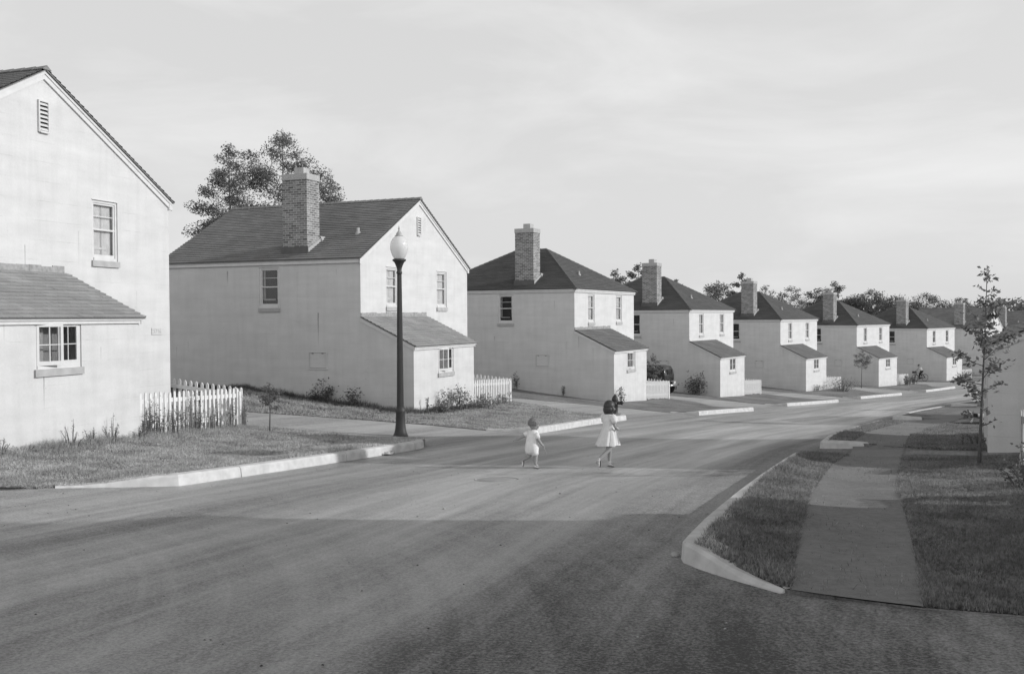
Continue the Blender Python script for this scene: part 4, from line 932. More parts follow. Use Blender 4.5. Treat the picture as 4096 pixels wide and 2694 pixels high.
blades('grass', 'grass overhanging the near right-hand kerb', LR0, (0, 1, 0, 1), 14000, (.05, .12), .007, 4, edge=([(2.7, 6.75), (2.0, 7.3), (1.8, 8.3), (2.25, 10.0), (3.25, 12.75), (5.2, 17.6)], .10), mat='bladed')
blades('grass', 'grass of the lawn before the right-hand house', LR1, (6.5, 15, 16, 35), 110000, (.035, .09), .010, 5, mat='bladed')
blades('grass', 'grass of the lawn behind the walking children', LB, (-9, 6, 25, 40), 120000, (.03, .08), .012, 6)
fo = [fr(1, u, n) for u, n in ((-.3, 2.0), (4.7, 2.0), (8.3, 2.0))]
blades('grass', 'long unmown grass at the foot of the nearest lean-to and fence', LA, (0, 1, 0, 1), 9000, (.08, .20), .006, 7, edge=(fo, .16))
fo = [fr(2, -.3, n) for n in (-9, 2.0)] + [fr(2, WS, 2.1)]
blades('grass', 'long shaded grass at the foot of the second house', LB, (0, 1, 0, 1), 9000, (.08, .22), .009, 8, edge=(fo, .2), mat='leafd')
# ------------------------------------------------------------------ people
DG = None
def skin_mesh(nodes, edges, root=0, lvl=1):
    """nodes: name -> ((x,y,z), (rx, ry)); edges list of name pairs. returns a baked mesh"""
    names = list(nodes); idx = {n: i for i, n in enumerate(names)}
    me = bpy.data.meshes.new('skin_tmp'); me.from_pydata([nodes[n][0] for n in names], [(idx[a], idx[b]) for a, b in edges], [])
    o = bpy.data.objects.new('skin_tmp', me); COL.objects.link(o)
    o.modifiers.new('Skin', 'SKIN').use_smooth_shade = True
    sv = me.skin_vertices[0].data
    for i, n in enumerate(names): sv[i].radius = nodes[n][1] if hasattr(nodes[n][1], '__len__') else (nodes[n][1],)*2; sv[i].use_root = (i == root)
    if lvl: o.modifiers.new('Sub', 'SUBSURF').levels = lvl
    dg = bpy.context.evaluated_depsgraph_get(); dg.update()
    out = bpy.data.meshes.new_from_object(o.evaluated_get(dg)); bpy.data.objects.remove(o)
    for p in out.polygons: p.use_smooth = True
    return out

def ellipsoid(mb, c, r, n=16, m=10, mi=0, R=None, zcut=-2):
    R = R or Matrix.Identity(3); vs = []; fs = []
    for i in range(m+1):
        t = math.pi*i/m
        for k in range(n):
            a = 2*math.pi*k/n; z = max(math.cos(t), zcut)
            vs.append(tuple(Vector(c)+R @ Vector((r[0]*math.sin(t)*math.cos(a), r[1]*math.sin(t)*math.sin(a), r[2]*z))))
    for i in range(m):
        for k in range(n): fs.append((i*n+k, (i+1)*n+k, (i+1)*n+(k+1) % n, i*n+(k+1) % n))
    mb.add(vs, fs, mi, True)

SKINM = plain('skin', .30, .6, .3, var=.08); HAIRD = plain('hair_dark', .035, .5, .4, var=.3, scale=40); HAIRL = plain('hair_fair', .16, .6, .3, var=.3, scale=40)
def cloth(name, v, stripe=0):
    t = NT(name); c = t.coord(); n = t.noise(c, 14, 3); x, y, z = t.sep(c)
    t.base(t.math('MULTIPLY', t.ramp(n, (.3, .7, .88, 1.06)), v), .9); t.bump(t.noise(t.map(c, (30, 30, 3)), 1, 2), .5, .01); return t.m
DRESS = cloth('cotton_dress', .66); ROMP = cloth('cotton_romper', .72); SHOE = plain('pale_shoe', .55, .6, var=.1); SOLE = plain('shoe_sole', .06, .8); SHIRT = cloth('boy_shirt', .7); TROU = cloth('boy_trousers', .03)

def person(label, pos, rz, nodes, edges, head, hairf, clothes):
    """nodes in metres, local frame: +x = the way the child walks, z up"""
    me = skin_mesh(nodes, edges, 0, 2)
    me.materials.clear(); me.materials.append(SKINM)
    # head with face features merged into the same mesh
    hb = MB(); (hx, hy, hz), hr, turn = head; R = Matrix.Rotation(turn, 3, 'Z')
    ellipsoid(hb, (hx, hy, hz), (hr*.93, hr*.80, hr*1.08), 20, 14, R=R)
    def hp(a, b, c): return tuple(Vector((hx, hy, hz)) + R @ Vector((a*hr, b*hr, c*hr)))
    ellipsoid(hb, hp(.55, 0, -.62), (hr*.42, hr*.45, hr*.40), 12, 8, R=R)      # jaw and chin
    ellipsoid(hb, hp(.98, 0, -.12), (hr*.16, hr*.12, hr*.16), 8, 6, R=R)       # nose
    for q in (-1, 1):
        ellipsoid(hb, hp(.0, q*.80, -.12), (hr*.14, hr*.07, hr*.22), 8, 6, R=R)  # ears
        ellipsoid(hb, hp(.84, q*.33, .05), (hr*.10, hr*.13, hr*.08), 8, 6, 1, R=R) # eyes
        ellipsoid(hb, hp(.62, q*.42, -.38), (hr*.28, hr*.26, hr*.26), 8, 6, R=R) # cheeks
    ellipsoid(hb, hp(.90, 0, -.50), (hr*.07, hr*.20, hr*.05), 8, 5, 1, R=R)    # mouth
    tmp = hb.build('head_tmp', [SKINM, SOLE]); 
    bm = bmesh.new(); bm.from_mesh(me); n0 = len(bm.faces); bm.from_mesh(tmp.data); bpy.data.objects.remove(tmp)
    bm.to_mesh(me); bm.free(); me.materials.append(SOLE)
    for p in me.polygons: p.use_smooth = True
    me.name = 'person'; o = bpy.data.objects.new('person', me); COL.objects.link(o); o.location = pos; o.rotation_euler = (0, 0, rz); tag(o, label, 'person')
    h = MB(); hairf(h, hp, hr, R); h.build('hair', HAIRL if 'fair' in label else HAIRD, o)
    clothes(o); return o

def limb(nodes, edges, names, pts, rad):
    for n, p, r in zip(names, pts, rad): nodes[n] = (p, r)
    for a, b in zip(names[:-1], names[1:]): edges.append((a, b))
def hand(nodes, edges, wrist, key, w, d, s):
    """palm, four fingers and thumb along direction d from the wrist"""
    d = Vector(d).normalized(); side = d.cross(Vector((0, 0, 1))); side = side.normalized() if side.length > .1 else Vector((0, 1, 0)); dn = d.cross(side)
    p = Vector(w)+d*s*.45; nodes[key+'palm'] = (tuple(p), (s*.20, s*.12)); edges.append((wrist, key+'palm'))
    for i, (o, L) in enumerate(((-.24, .40), (-.08, .46), (.08, .43), (.24, .34))):
        a = p+side*s*o*.9+d*s*.16; b = a+d*s*L*.55+dn*s*.05; c = b+d*s*L*.40+dn*s*.14
        nodes[key+'f%da' % i] = (tuple(a), s*.075); nodes[key+'f%db' % i] = (tuple(b), s*.065); nodes[key+'f%dc' % i] = (tuple(c), s*.05)
        edges.extend([(key+'palm', key+'f%da' % i), (key+'f%da' % i, key+'f%db' % i), (key+'f%db' % i, key+'f%dc' % i)])
    a = p-side*s*.27-d*s*.12; b = a-side*s*.12+d*s*.26+dn*s*.08
    nodes[key+'ta'] = (tuple(a), s*.08); nodes[key+'tb'] = (tuple(b), s*.06); edges.extend([(key+'palm', key+'ta'), (key+'ta', key+'tb')])

def shoe(parent, ankle, toe, s, up=(0, 0, 1), name='shoe', sole_dir=None):
    A = Vector(ankle); T_ = Vector(toe); d = (T_-A).normalized(); U = Vector(up); sd = d.cross(U).normalized(); U = sd.cross(d).normalized(); L = s
    m = MB(); st = [(-.28, .20, .30, .10), (-.22, .25, .42, .0), (.05, .25, .40, .0), (.35, .27, .26, .0), (.62, .25, .18, .0), (.74, .12, .10, .02)]; vs = []; n = 12
    for f, w, h, zb in st:
        for k in range(n):
            a = 2*math.pi*k/n; vs.append(tuple(A + d*L*f + sd*L*w*.72*math.cos(a) + U*L*(zb+(h*.5)*(1+math.sin(a)) - .28)))
    fs = [(i*n+k, i*n+(k+1) % n, (i+1)*n+(k+1) % n, (i+1)*n+k) for i in range(len(st)-1) for k in range(n)] + [tuple(range(n)), tuple((len(st)-1)*n+k for k in range(n))[::-1]]
    m.add(vs, fs, 0, True); o = m.build(name, SHOE, parent)
    q = MB(); ring = [tuple(A + d*L*f + sd*L*w*.74*g + U*L*(z-.30)) for z in (0, -.05) for f, w, g in ((-.28, .2, -1), (.1, .25, -1), (.5, .28, -1), (.76, .1, -1), (.76, .1, 1), (.5, .28, 1), (.1, .25, 1), (-.28, .2, 1))]
    q.add(ring, [tuple(range(8)), tuple(range(8, 16))[::-1]] + [(k, (k+1) % 8, 8+(k+1) % 8, 8+k) for k in range(8)]); q.build('sole', SOLE, o)

def garment(parent, name, rings, mat, n=28, folds=(0, 0), thick=True):
    """rings: (cx, cy, z, rx, ry); folds deepen towards the hem"""
    m = MB(); vs = []; K = len(rings)
    for i, (cx, cy, z, rx, ry) in enumerate(rings):
        f = (i/(K-1))**1.5
        for k in range(n):
            a = 2*math.pi*k/n; w = 1+folds[0]*f*math.sin(a*folds[1]+.5*i*.2)+folds[0]*.4*f*math.sin(a*(folds[1]*1.7)+1); vs.append((cx+rx*w*math.cos(a), cy+ry*w*math.sin(a), z+(.006*math.sin(a*5) if i == K-1 else 0)))
    fs = [(i*n+k, (i+1)*n+k, (i+1)*n+(k+1) % n, i*n+(k+1) % n) for i in range(K-1) for k in range(n)]
    m.add(vs, fs, 0, True); return m.build(name, mat, parent, recalc=False)

# --- the girl, 1.16 m, striding to the right, arm bent before her
def girl(pos):
    N = {}; E = []
    N['pelvis'] = ((0, 0, .56), (.085, .105)); limb(N, E, ['pelvis_', 'waist', 'chest', 'neckb', 'neck', 'headc'], [(0, 0, .60), (.0, 0, .70), (.01, 0, .83), (.015, 0, .91), (.02, 0, .945), (.025, 0, 1.02)], [(.08, .10), (.068, .085), (.07, .095), (.045, .06), (.032, .034), (.05, .05)]); E.append(('pelvis', 'pelvis_'))
    limb(N, E, ['hl', 'kl', 'al', 'fl'], [(.02, .06, .52), (.06, .055, .30), (.055, .055, .075), (.13, .05, .035)], [.066, .045, .028, .028]); E.append(('pelvis', 'hl'))
    limb(N, E, ['hr', 'kr', 'ar', 'fr'], [(-.01, -.06, .52), (-.03, -.06, .31), (-.235, -.055, .155), (-.275, -.055, .085)], [.066, .045, .028, .028]); E.append(('pelvis', 'hr'))
    limb(N, E, ['sr', 'er', 'wr'], [(.01, -.125, .875), (.02, -.17, .72), (.12, -.12, .66)], [.036, .026, .019]); E.append(('chest', 'sr')); hand(N, E, 'wr', 'r', (.12, -.12, .66), (.8, .6, .1), .085)
    limb(N, E, ['sl', 'el', 'wl'], [(.01, .125, .875), (.05, .155, .73), (.16, .10, .70)], [.036, .026, .019]); E.append(('chest', 'sl')); hand(N, E, 'wl', 'l', (.16, .10, .70), (.8, -.5, .1), .085)
    def hair(h, hp, r, R):
        ellipsoid(h, hp(-.10, 0, .16), (r*1.06, r*.98, r*1.08), 20, 12, R=R, zcut=-.35)
        ellipsoid(h, hp(-.45, 0, -.45), (r*.72, r*.98, r*1.05), 18, 12, R=R)
        for q in (-1, 1): ellipsoid(h, hp(-.05, q*.78, -.45), (r*.42, r*.30, r*.78), 12, 8, R=R)
        for k in range(9):
            a = -1.3+k*.325; ellipsoid(h, hp(-.55*math.cos(a)-.12, .85*math.sin(a), -1.05+.08*math.sin(k*3)), (r*.24, r*.22, r*.38), 8, 6, R=R)
    def clo(o):
        garment(o, 'dress', [(.012, 0, .945, .045, .05), (.012, 0, .925, .07, .10), (.01, 0, .88, .086, .135), (.01, 0, .80, .092, .118), (.005, 0, .70, .088, .106), (0, 0, .66, .098, .112), (-.005, 0, .57, .130, .140), (-.012, 0, .48, .160, .160), (-.02, 0, .385, .195, .178)], DRESS, folds=(.17, 8))
        for sy in (-1, 1):
            m = MB(); ellipsoid(m, (.012, sy*.142, .862), (.066, .056, .068), 14, 10); m.tube([(.015, sy*.15, .85), (.02, sy*.163, .775)], [.06, .046], 12); m.build('puff_sleeve', DRESS, o)
        m = MB(); m.face([(.085, -.10, .66), (.095, -.125, .66), (.125, -.165, .42), (.105, -.15, .41)]); m.face([(.06, -.11, .66), (.08, -.118, .66), (.075, -.19, .45), (.05, -.18, .46)]); m.tube([(.075, -.105, .665), (.04, -.14, .685), (.11, -.13, .69), (.075, -.105, .665)], .012, 6); m.build('sash', DRESS, o)
        shoe(o, (.065, .055, .05), (.20, .052, .022), .135); shoe(o, (-.25, -.055, .125), (-.262, -.055, .0), .135, up=(-1, 0, -.1))
        for (a, b) in (((.056, .055, .11), (.056, .055, .055)), ((-.215, -.055, .175), (-.25, -.055, .125))):
            m = MB(); m.tube([a, b], [.027, .03], 10); m.build('sock', SHOE, o)
    return person('dark-haired girl in a light puff-sleeved dress and white shoes striding across the street', pos, math.radians(28), N, E, ((.03, 0, 1.045), .098, math.radians(10)), hair, clo)
gx, gy = 1.66, 17.25
girl((gx, gy, gzf(gx, gy)+.005))

def toddler(pos):
    N = {}; E = []
    N['pelvis'] = ((0, 0, .36), (.075, .095)); limb(N, E, ['belly', 'chest', 'neckb', 'neck', 'headc'], [(.01, 0, .45), (.02, 0, .56), (.03, 0, .635), (.035, 0, .665), (.04, 0, .73)], [(.085, .10), (.075, .095), (.045, .06), (.032, .034), (.05, .05)]); E.append(('pelvis', 'belly'))
    limb(N, E, ['hl', 'kl', 'al', 'fl'], [(.03, -.05, .31), (.045, -.05, .18), (.04, -.05, .06), (.10, -.05, .03)], [.062, .042, .030, .026]); E.append(('pelvis', 'hl'))
    limb(N, E, ['hr', 'kr', 'ar', 'fr'], [(-.01, .05, .31), (-.03, .05, .19), (-.165, .05, .155), (-.185, .05, .09)], [.060, .042, .030, .026]); E.append(('pelvis', 'hr'))
    limb(N, E, ['sr', 'er', 'wr'], [(.03, -.11, .60), (.05, -.15, .50), (.12, -.13, .425)], [.038, .030, .024]); E.append(('chest', 'sr')); hand(N, E, 'wr', 'r', (.12, -.13, .425), (.6, .1, -.6), .075)
    limb(N, E, ['sl', 'el', 'wl'], [(.02, .11, .60), (-.09, .16, .54), (-.185, .19, .49)], [.038, .030, .024]); E.append(('chest', 'sl')); hand(N, E, 'wl', 'l', (-.185, .19, .49), (-.8, .2, -.2), .075)
    def hair(h, hp, r, R):
        ellipsoid(h, hp(-.14, 0, .17), (r*1.03, r*.96, r*1.05), 18, 12, R=R, zcut=-.45)
        rr = random.Random(2)
        for k in range(26):
            a = rr.uniform(1.2, 5.1); b = rr.uniform(-.5, .8); ellipsoid(h, hp(.85*math.cos(a)*math.cos(b)-.12, .82*math.sin(a)*math.cos(b), .85*math.sin(b)+.12), (r*.26, r*.26, r*.24), 8, 6, R=R)
    def clo(o):
        garment(o, 'romper', [(.03, 0, .665, .045, .055), (.03, 0, .65, .075, .10), (.025, 0, .61, .088, .122), (.018, 0, .52, .102, .118), (.01, 0, .43, .112, .124), (.005, 0, .36, .122, .130), (.002, 0, .30, .118, .122), (.0, 0, .265, .095, .10), (.0, 0, .25, .05, .06)], ROMP, folds=(.04, 7))
        for sy, p, q in ((-1, (.03, -.105, .61), (.045, -.145, .525)), (1, (.02, .105, .61), (-.06, .15, .56))):
            m = MB(); m.tube([p, q], [.050, .044], 12); m.build('sleeve', ROMP, o)
        for p, q in (((.02, -.05, .31), (.04, -.05, .235)), ((-.0, .05, .31), (-.025, .05, .235))):
            m = MB(); m.tube([p, q], [.075, .064], 12); m.build('romper_leg', ROMP, o)
        shoe(o, (.05, -.05, .045), (.16, -.05, .02), .115); shoe(o, (-.172, .05, .125), (-.19, .05, .0), .115, up=(-1, 0, -.1))
    p = person('fair-haired toddler in a white romper carrying a thin stick, walking behind the girl', pos, math.radians(28), N, E, ((.045, 0, .765), .092, math.radians(-8)), hair, clo)
    return p
tx, ty = .33, 17.2
td = toddler((tx, ty, gzf(tx, ty)+.003))
mw = Matrix.Rotation(math.radians(28), 3, 'Z')
a = Vector((tx, ty, gzf(tx, ty))) + mw @ Vector((.15, -.125, .43)); b = a + mw @ Vector((.10, .03, -.19))
stk = MB(); stk.tube([tuple(a-(a-b)*-.0), tuple(b)], [.004, .003], 6); so = stk.build('stick', M['picket']); tag(so, 'thin pale stick held in the toddler\'s right hand', 'stick')

# --- boy on a bicycle, heading left
def bicycle(pos, rz):
    r = empty('bicycle', pos, rz); tag(r, 'dark bicycle ridden by the boy in front of the seventh house wall', 'bicycle')
    for x in (.52, -.52):
        w = MB(); vs = []; n, k = 28, 6
        for i in range(n):
            a = 2*math.pi*i/n
            for j in range(k): b = 2*math.pi*j/k; rr = .33+.022*math.cos(b); vs.append((x+rr*math.cos(a), .022*math.sin(b), .35+rr*math.sin(a)))
        w.add(vs, [(i*k+j, i*k+(j+1) % k, ((i+1) % n)*k+(j+1) % k, ((i+1) % n)*k+j) for i in range(n) for j in range(k)], 0, True)
        wo = w.build('wheel', SOLE, r); s = MB()
        for i in range(14): a = 2*math.pi*i/14; s.tube([(x, 0, .35), (x+.31*math.cos(a), 0, .35+.31*math.sin(a))], .002, 3, caps=False)
        s.tube([(x, -.05, .35), (x, .05, .35)], .022, 8); s.build('spokes', M['iron'], wo)
    f = MB()
    for a, b in (((.40, 0, .82), (-.18, 0, .78)), ((.40, 0, .74), (-.05, 0, .30)), ((-.05, 0, .30), (-.20, 0, .88)), ((-.05, .04, .30), (-.52, .04, .35)), ((-.05, -.04, .30), (-.52, -.04, .35)), ((-.19, .03, .80), (-.52, .04, .35)), ((-.19, -.03, .80), (-.52, -.04, .35)), ((.37, 0, .92), (.42, 0, .70)), ((.42, .04, .70), (.52, .04, .35)), ((.42, -.04, .70), (.52, -.04, .35))): f.tube([a, b], .016, 6)
    f.build('frame', M['iron'], r)
    m = MB(); m.tube([(.28, .28, 1.0), (.38, .2, .98), (.38, 0, .96), (.38, -.2, .98), (.28, -.28, 1.0)], .014, 6); m.build('handlebar', M['iron'], r)
    m = MB(); ellipsoid(m, (-.22, 0, .92), (.14, .08, .04)); m.build('saddle', SOLE, r)
    m = MB(); m.tube([(-.05, -.1, .30), (.06, -.1, .18)], .012, 5); m.tube([(-.05, .1, .30), (-.16, .1, .42)], .012, 5); m.box((.0, -.2, .165), (.12, -.1, .185)); m.box((-.22, .1, .41), (-.10, .2, .43)); m.lathe([(.09, -.005), (.09, .005)], 16, T=lambda x, y, z: (-.05+x, -.06+z, .30+y)); m.build('crank', M['iron'], r)
    m = MB(); m.box((.44, -.17, .78), (.72, .17, .98)); m.box((.46, -.15, .80), (.70, .15, .985), 1); m.build('front_basket', [SOLE, SOLE], r)
bxy = fr(7, -1.3, -.2); bz = surf(*bxy); ang = math.radians(180+8)
bicycle((bxy[0], bxy[1], bz), ang)
def boy(pos):
    N = {}; E = []
    N['pelvis'] = ((-.20, 0, 1.0), (.09, .11)); limb(N, E, ['waist', 'chest', 'neckb', 'neck', 'headc'], [(-.14, 0, 1.12), (-.02, 0, 1.28), (.06, 0, 1.36), (.09, 0, 1.41), (.12, 0, 1.49)], [(.09, .11), (.10, .13), (.06, .08), (.045, .045), (.06, .06)]); E.append(('pelvis', 'waist'))
    limb(N, E, ['hl', 'kl', 'al', 'fl'], [(-.18, .08, .95), (.06, .10, .78), (-.14, .13, .52), (-.06, .14, .46)], [.08, .055, .035, .03]); E.append(('pelvis', 'hl'))
    limb(N, E, ['hr', 'kr', 'ar', 'fr'], [(-.18, -.08, .95), (.0, -.10, .60), (-.02, -.13, .28), (.08, -.14, .22)], [.08, .055, .035, .03]); E.append(('pelvis', 'hr'))
    for s, k in ((1, 'l'), (-1, 'r')):
        limb(N, E, ['s'+k, 'e'+k, 'w'+k], [(.02, s*.16, 1.31), (.14, s*.22, 1.12), (.28, s*.25, 1.02)], [.045, .035, .026]); E.append(('chest', 's'+k)); hand(N, E, 'w'+k, k, (.28, s*.25, 1.02), (.8, 0, -.3), .11)
    def hair(h, hp, r, R): ellipsoid(h, hp(-.1, 0, .18), (r*1.02, r*.92, r*1.04), 16, 10, R=R, zcut=-.1)
    def clo(o):
        m = MB(); m.tube([(-.19, 0, 1.03), (-.13, 0, 1.13), (-.01, 0, 1.28), (.06, 0, 1.36)], [.145, .145, .155, .08], 16)
        for s in (1, -1): m.tube([(.02, s*.14, 1.31), (.10, s*.20, 1.17)], [.07, .06], 10)
        m.build('shirt', SHIRT, o)
        m = MB()
        m.tube([(-.17, 0, 1.06), (-.21, 0, .93)], [.15, .13], 14)
        for P in ([(-.18, .08, .95), (.06, .10, .78), (-.13, .13, .54)], [(-.18, -.08, .95), (.0, -.10, .60), (-.02, -.13, .30)]): m.tube(P, [.105, .08, .065], 10)
        m.build('trousers', TROU, o)
        shoe(o, (-.10, .13, .48), (.04, .135, .45), .18); shoe(o, (.02, -.14, .25), (.16, -.14, .20), .18)
    return person('boy in a white shirt and dark trousers riding a bicycle far down the street', pos, ang, N, E, ((.14, 0, 1.53), .105, 0), hair, clo)
boy((bxy[0], bxy[1], bz))

# --- small black and white dog by the right-hand house
def dog(pos, rz):
    N = {}; E = []
    N['rump'] = ((-.20, 0, .27), (.065, .07)); limb(N, E, ['mid', 'chest', 'neck', 'head', 'muzzle'], [(-.05, 0, .27), (.12, 0, .27), (.20, 0, .33), (.26, 0, .39), (.35, 0, .37)], [(.065, .065), (.08, .08), (.05, .05), (.055, .055), (.028, .028)]); E.append(('rump', 'mid'))
    for k, (x, y, j) in enumerate(((.13, .05, .0), (.13, -.05, .02), (-.21, .05, 0), (-.21, -.05, .03))):
        bk = -.03 if x < 0 else .0
        limb(N, E, ['a%d' % k, 'b%d' % k, 'c%d' % k, 'd%d' % k], [(x, y, .21), (x+(.03 if x < 0 else -.01), y, .13), (x+bk+j, y, .07 if x < 0 else .06), (x+.03+j, y, .012)], [.035, .022, .014, .016]); E.append(('chest' if x > 0 else 'rump', 'a%d' % k))
    limb(N, E, ['t1', 't2'], [(-.29, 0, .34), (-.33, 0, .42)], [.014, .008]); E.append(('rump', 't1'))
    me = skin_mesh(N, E, 0, 1); me.name = 'dog'; me.materials.clear(); me.materials.append(plain('dog_white_coat', .7, .9)); me.materials.append(plain('dog_black_coat', .02, .8))
    for p in me.polygons:
        c = p.center; p.material_index = 1 if (-.06 < c.x < .12 and c.z > .2) or (c.x > .22 and abs(c.y) > .02 and c.z > .38) else 0
    o = bpy.data.objects.new('dog', me); COL.objects.link(o); o.location = pos; o.rotation_euler = (0, 0, rz); tag(o, 'small white dog with black patches standing on the far grass left of the right-hand house', 'dog')
    for s in (1, -1):
        m = MB(); m.add([(.24, s*.03, .43), (.28, s*.04, .43), (.255, s*.07, .40), (.26, s*.035, .47)], [(0,1,3), (1,2,3), (2,0,3), (0,2,1)]); m.build('ear', me.materials[1], o)
dx_, dy_ = 16.12, 34.6
dog((dx_, dy_, surf(dx_, dy_)), math.radians(165))

# ------------------------------------------------------------------ small things on the road
def manhole(x, y):
    m = MB(); n = 40; z = gzf(x, y); sx_ = (gzf(x+.3, y)-gzf(x-.3, y))/.6; sy_ = (gzf(x, y+.3)-gzf(x, y-.3))/.6
    T = lambda a, b, c: (a, b, c + a*sx_ + b*sy_)
    m.lathe([(.0, .002), (.30, .002), (.31, .000)], n, T=T); m.lathe([(.335, .0), (.335, .003), (.35, .003), (.352, -.004)], n, T=T)
    o = m.build('manhole_cover', plain('worn_iron', .30, .8, var=.12), loc=(x, y, z+.002)); tag(o, 'round iron manhole cover in the road in front of the toddler', 'manhole cover')
manhole(-.25, 15.4)
def crumple(name, label, cat, x, y, s, mat, seed, flat=.35):
    rng = np.random.default_rng(seed); n = 9; X, Y = np.meshgrid(np.linspace(-1, 1, n), np.linspace(-.6, .6, n)); Z = rng.uniform(0, 1, X.shape)*flat
    X = X+rng.uniform(-.12, .12, X.shape); Y = Y+rng.uniform(-.1, .1, X.shape); m = MB(); i = np.arange(n*n).reshape(n, n)
    m.add((np.stack([X.ravel(), Y.ravel(), Z.ravel()], 1)*s).tolist(), np.stack([i[:-1,:-1], i[:-1,1:], i[1:,1:], i[1:,:-1]], -1).reshape(-1, 4).tolist()); o = m.build(name, mat, loc=(x, y, gzf(x, y)+.006)); tag(o, label, cat); return o
crumple('waste_paper', 'crumpled pale paper lying in the gutter below the lamp post', 'litter', -2.55, 19.7, .20, M['concrete'], 3)
crumple('waste_paper', 'smaller torn paper in the gutter left of the crumpled one', 'litter', -3.15, 19.2, .13, M['concrete'], 4, .15)
def stone(x, y, s, lab):
    rng = np.random.default_rng(int(x*100)+9); m = MB(); ellipsoid(m, (0, 0, s*.35), (s, s*.8, s*.55), 9, 6); m.v = [(a*(1+.18*rng.normal()*.5), b*(1+.18*rng.normal()*.5), c) for a, b, c in m.v]
    o = m.build('stone', M['concrete'], loc=(x, y, gzf(x, y)+.003)); tag(o, lab, 'stone')
stone(1.42, 8.72, .045, 'broken lump of concrete in the road at the near kerb corner')
def debris():
    rng = np.random.default_rng(8); n = 420; X = rng.uniform(-6, 4.5, n); Y = rng.uniform(5.2, 20, n); m = MB()
    ok = (seg_d(X, Y, [(1.5, 8.3), (5.0, 17.6)]) > .1) & ~inpoly(X, Y, LR0.poly) & ~inpoly(X, Y, LA.poly)
    for x, y in zip(X[ok], Y[ok]):
        z = gzf(x, y)+.003; s = rng.uniform(.004, .013)*(2.2 if rng.uniform() < .03 else 1); a = rng.uniform(0, 6.28)
        p = [(x+s*math.cos(a+k*2.1)*(1+.4*(k == 0)), y+s*math.sin(a+k*2.1), z) for k in range(3)] + [(x, y, z+s*.6)]
        m.add(p, [(0,1,2), (0,1,3), (1,2,3), (2,0,3)], 0 if rng.uniform() < .5 else 1)
    o = m.build('gravel', [M['concrete'], M['iron']]); tag(o, 'scattered grit and small stones on the road surface', 'gravel', kind='stuff')
debris()

# ------------------------------------------------------------------ sky, sun, camera
EL, AZ = math.radians(22.5), math.radians(-4.8)      # sun: azimuth measured from +X (right) towards +Y (away from the camera)
w = bpy.data.worlds.new('World'); SC.world = w; w.use_nodes = True; nt = w.node_tree; nt.nodes.clear()
out = nt.nodes.new('ShaderNodeOutputWorld'); bg = nt.nodes.new('ShaderNodeBackground'); sky = nt.nodes.new('ShaderNodeTexSky'); sky.sky_type = 'NISHITA'; sky.sun_disc = False
sky.sun_elevation = EL; sky.sun_rotation = math.pi/2 - AZ; sky.air_density = 1.0; sky.dust_density = 2.0; sky.ozone_density = 1.0
bw = nt.nodes.new('ShaderNodeRGBToBW'); nt.links.new(sky.outputs[0], bw.inputs[0])
tc = nt.nodes.new('ShaderNodeTexCoord'); mp = nt.nodes.new('ShaderNodeMapping'); mp.inputs['Scale'].default_value = (1.2, 1.2, 3.9); mp.inputs['Rotation'].default_value = (.10, .22, .5); nt.links.new(tc.outputs['Generated'], mp.inputs[0])
n1 = nt.nodes.new('ShaderNodeTexNoise'); n1.inputs['Scale'].default_value = 2.9; n1.inputs['Detail'].default_value = 10; n1.inputs['Roughness'].default_value = .56; n1.inputs['Distortion'].default_value = .45; nt.links.new(mp.outputs[0], n1.inputs[0])
mr = nt.nodes.new('ShaderNodeMapRange'); mr.inputs[1].default_value = .46; mr.inputs[2].default_value = .74; mr.inputs[3].default_value = 0; mr.inputs[4].default_value = 1; nt.links.new(n1.outputs[0], mr.inputs[0])
def wm(op, a, b):
    x = nt.nodes.new('ShaderNodeMath'); x.operation = op
    for i, v in enumerate((a, b)):
        if isinstance(v, (int, float)): x.inputs[i].default_value = v
        else: nt.links.new(v, x.inputs[i])
    return x.outputs[0]
# the film saw the blue sky as an even pale grey: pull the luminance towards its mean, then add thin cloud
SKYM, SKYK, CLD = 8.75, .28, 1.25
v = wm('ADD', wm('MULTIPLY', bw.outputs[0], SKYK), SKYM*(1-SKYK)); v = wm('ADD', v, wm('MULTIPLY', mr.outputs[0], CLD))
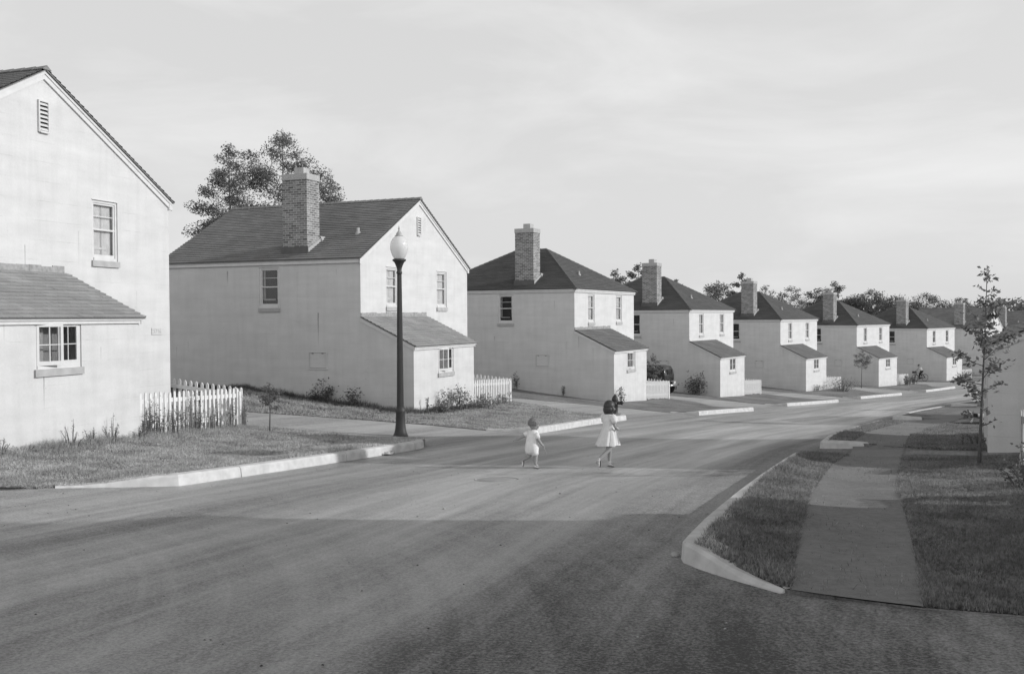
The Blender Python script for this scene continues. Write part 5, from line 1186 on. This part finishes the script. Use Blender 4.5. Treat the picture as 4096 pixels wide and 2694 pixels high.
# the sky darkens towards the zenith
sxyz = nt.nodes.new('ShaderNodeSeparateXYZ'); nt.links.new(tc.outputs['Generated'], sxyz.inputs[0]); ze = nt.nodes.new('ShaderNodeMapRange')
nt.links.new(sxyz.outputs[2], ze.inputs[0]); ze.inputs[1].default_value = .32; ze.inputs[2].default_value = .70; ze.inputs[3].default_value = 1.0; ze.inputs[4].default_value = .36
v = wm('MULTIPLY', v, ze.outputs[0])
# added brightening of the unseen sky behind the camera, to lift the shaded walls
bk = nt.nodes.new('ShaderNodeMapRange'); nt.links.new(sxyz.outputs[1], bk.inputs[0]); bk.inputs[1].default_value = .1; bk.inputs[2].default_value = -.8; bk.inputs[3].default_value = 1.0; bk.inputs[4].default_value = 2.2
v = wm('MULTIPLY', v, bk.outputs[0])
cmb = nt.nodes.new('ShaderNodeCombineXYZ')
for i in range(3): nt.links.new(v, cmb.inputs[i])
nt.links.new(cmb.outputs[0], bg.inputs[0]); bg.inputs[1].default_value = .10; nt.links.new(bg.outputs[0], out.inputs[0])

sd = Vector((math.cos(EL)*math.cos(AZ), math.cos(EL)*math.sin(AZ), math.sin(EL)))
l = bpy.data.lights.new('sun', 'SUN'); l.energy = 3.05; l.angle = math.radians(.55); l.color = (1, 1, 1)
lo = bpy.data.objects.new('sun', l); COL.objects.link(lo); lo.rotation_mode = 'QUATERNION'; lo.rotation_quaternion = sd.to_track_quat('Z', 'Y'); lo.location = (30, 10, 30)

cam = bpy.data.cameras.new('camera'); cam.sensor_width = 36; cam.lens = 3988/4096*36; cam.clip_start = .1; cam.clip_end = 4000
cob = bpy.data.objects.new('camera', cam); COL.objects.link(cob); SC.camera = cob
p, r = .020169, -.005706
fwd = Vector((0, math.cos(p), -math.sin(p))); U0 = Vector((0, math.sin(p), math.cos(p))); R0_ = Vector((1, 0, 0))
rt = R0_*math.cos(r)+U0*math.sin(r); up = -R0_*math.sin(r)+U0*math.cos(r)
mat = Matrix((rt, up, -fwd)).transposed().to_4x4(); mat.translation = (0, 0, 1.65); cob.matrix_world = mat
SC.render.engine = 'CYCLES'; SC.cycles.max_bounces = 6; SC.cycles.transparent_max_bounces = 12; SC.cycles.use_denoising = True
SC.view_settings.view_transform = 'Standard'; SC.view_settings.look = 'None'; SC.view_settings.exposure = 0; SC.view_settings.gamma = 1; SC.view_settings.use_curve_mapping = False
SC.render.resolution_x = 1024; SC.render.resolution_y = 673
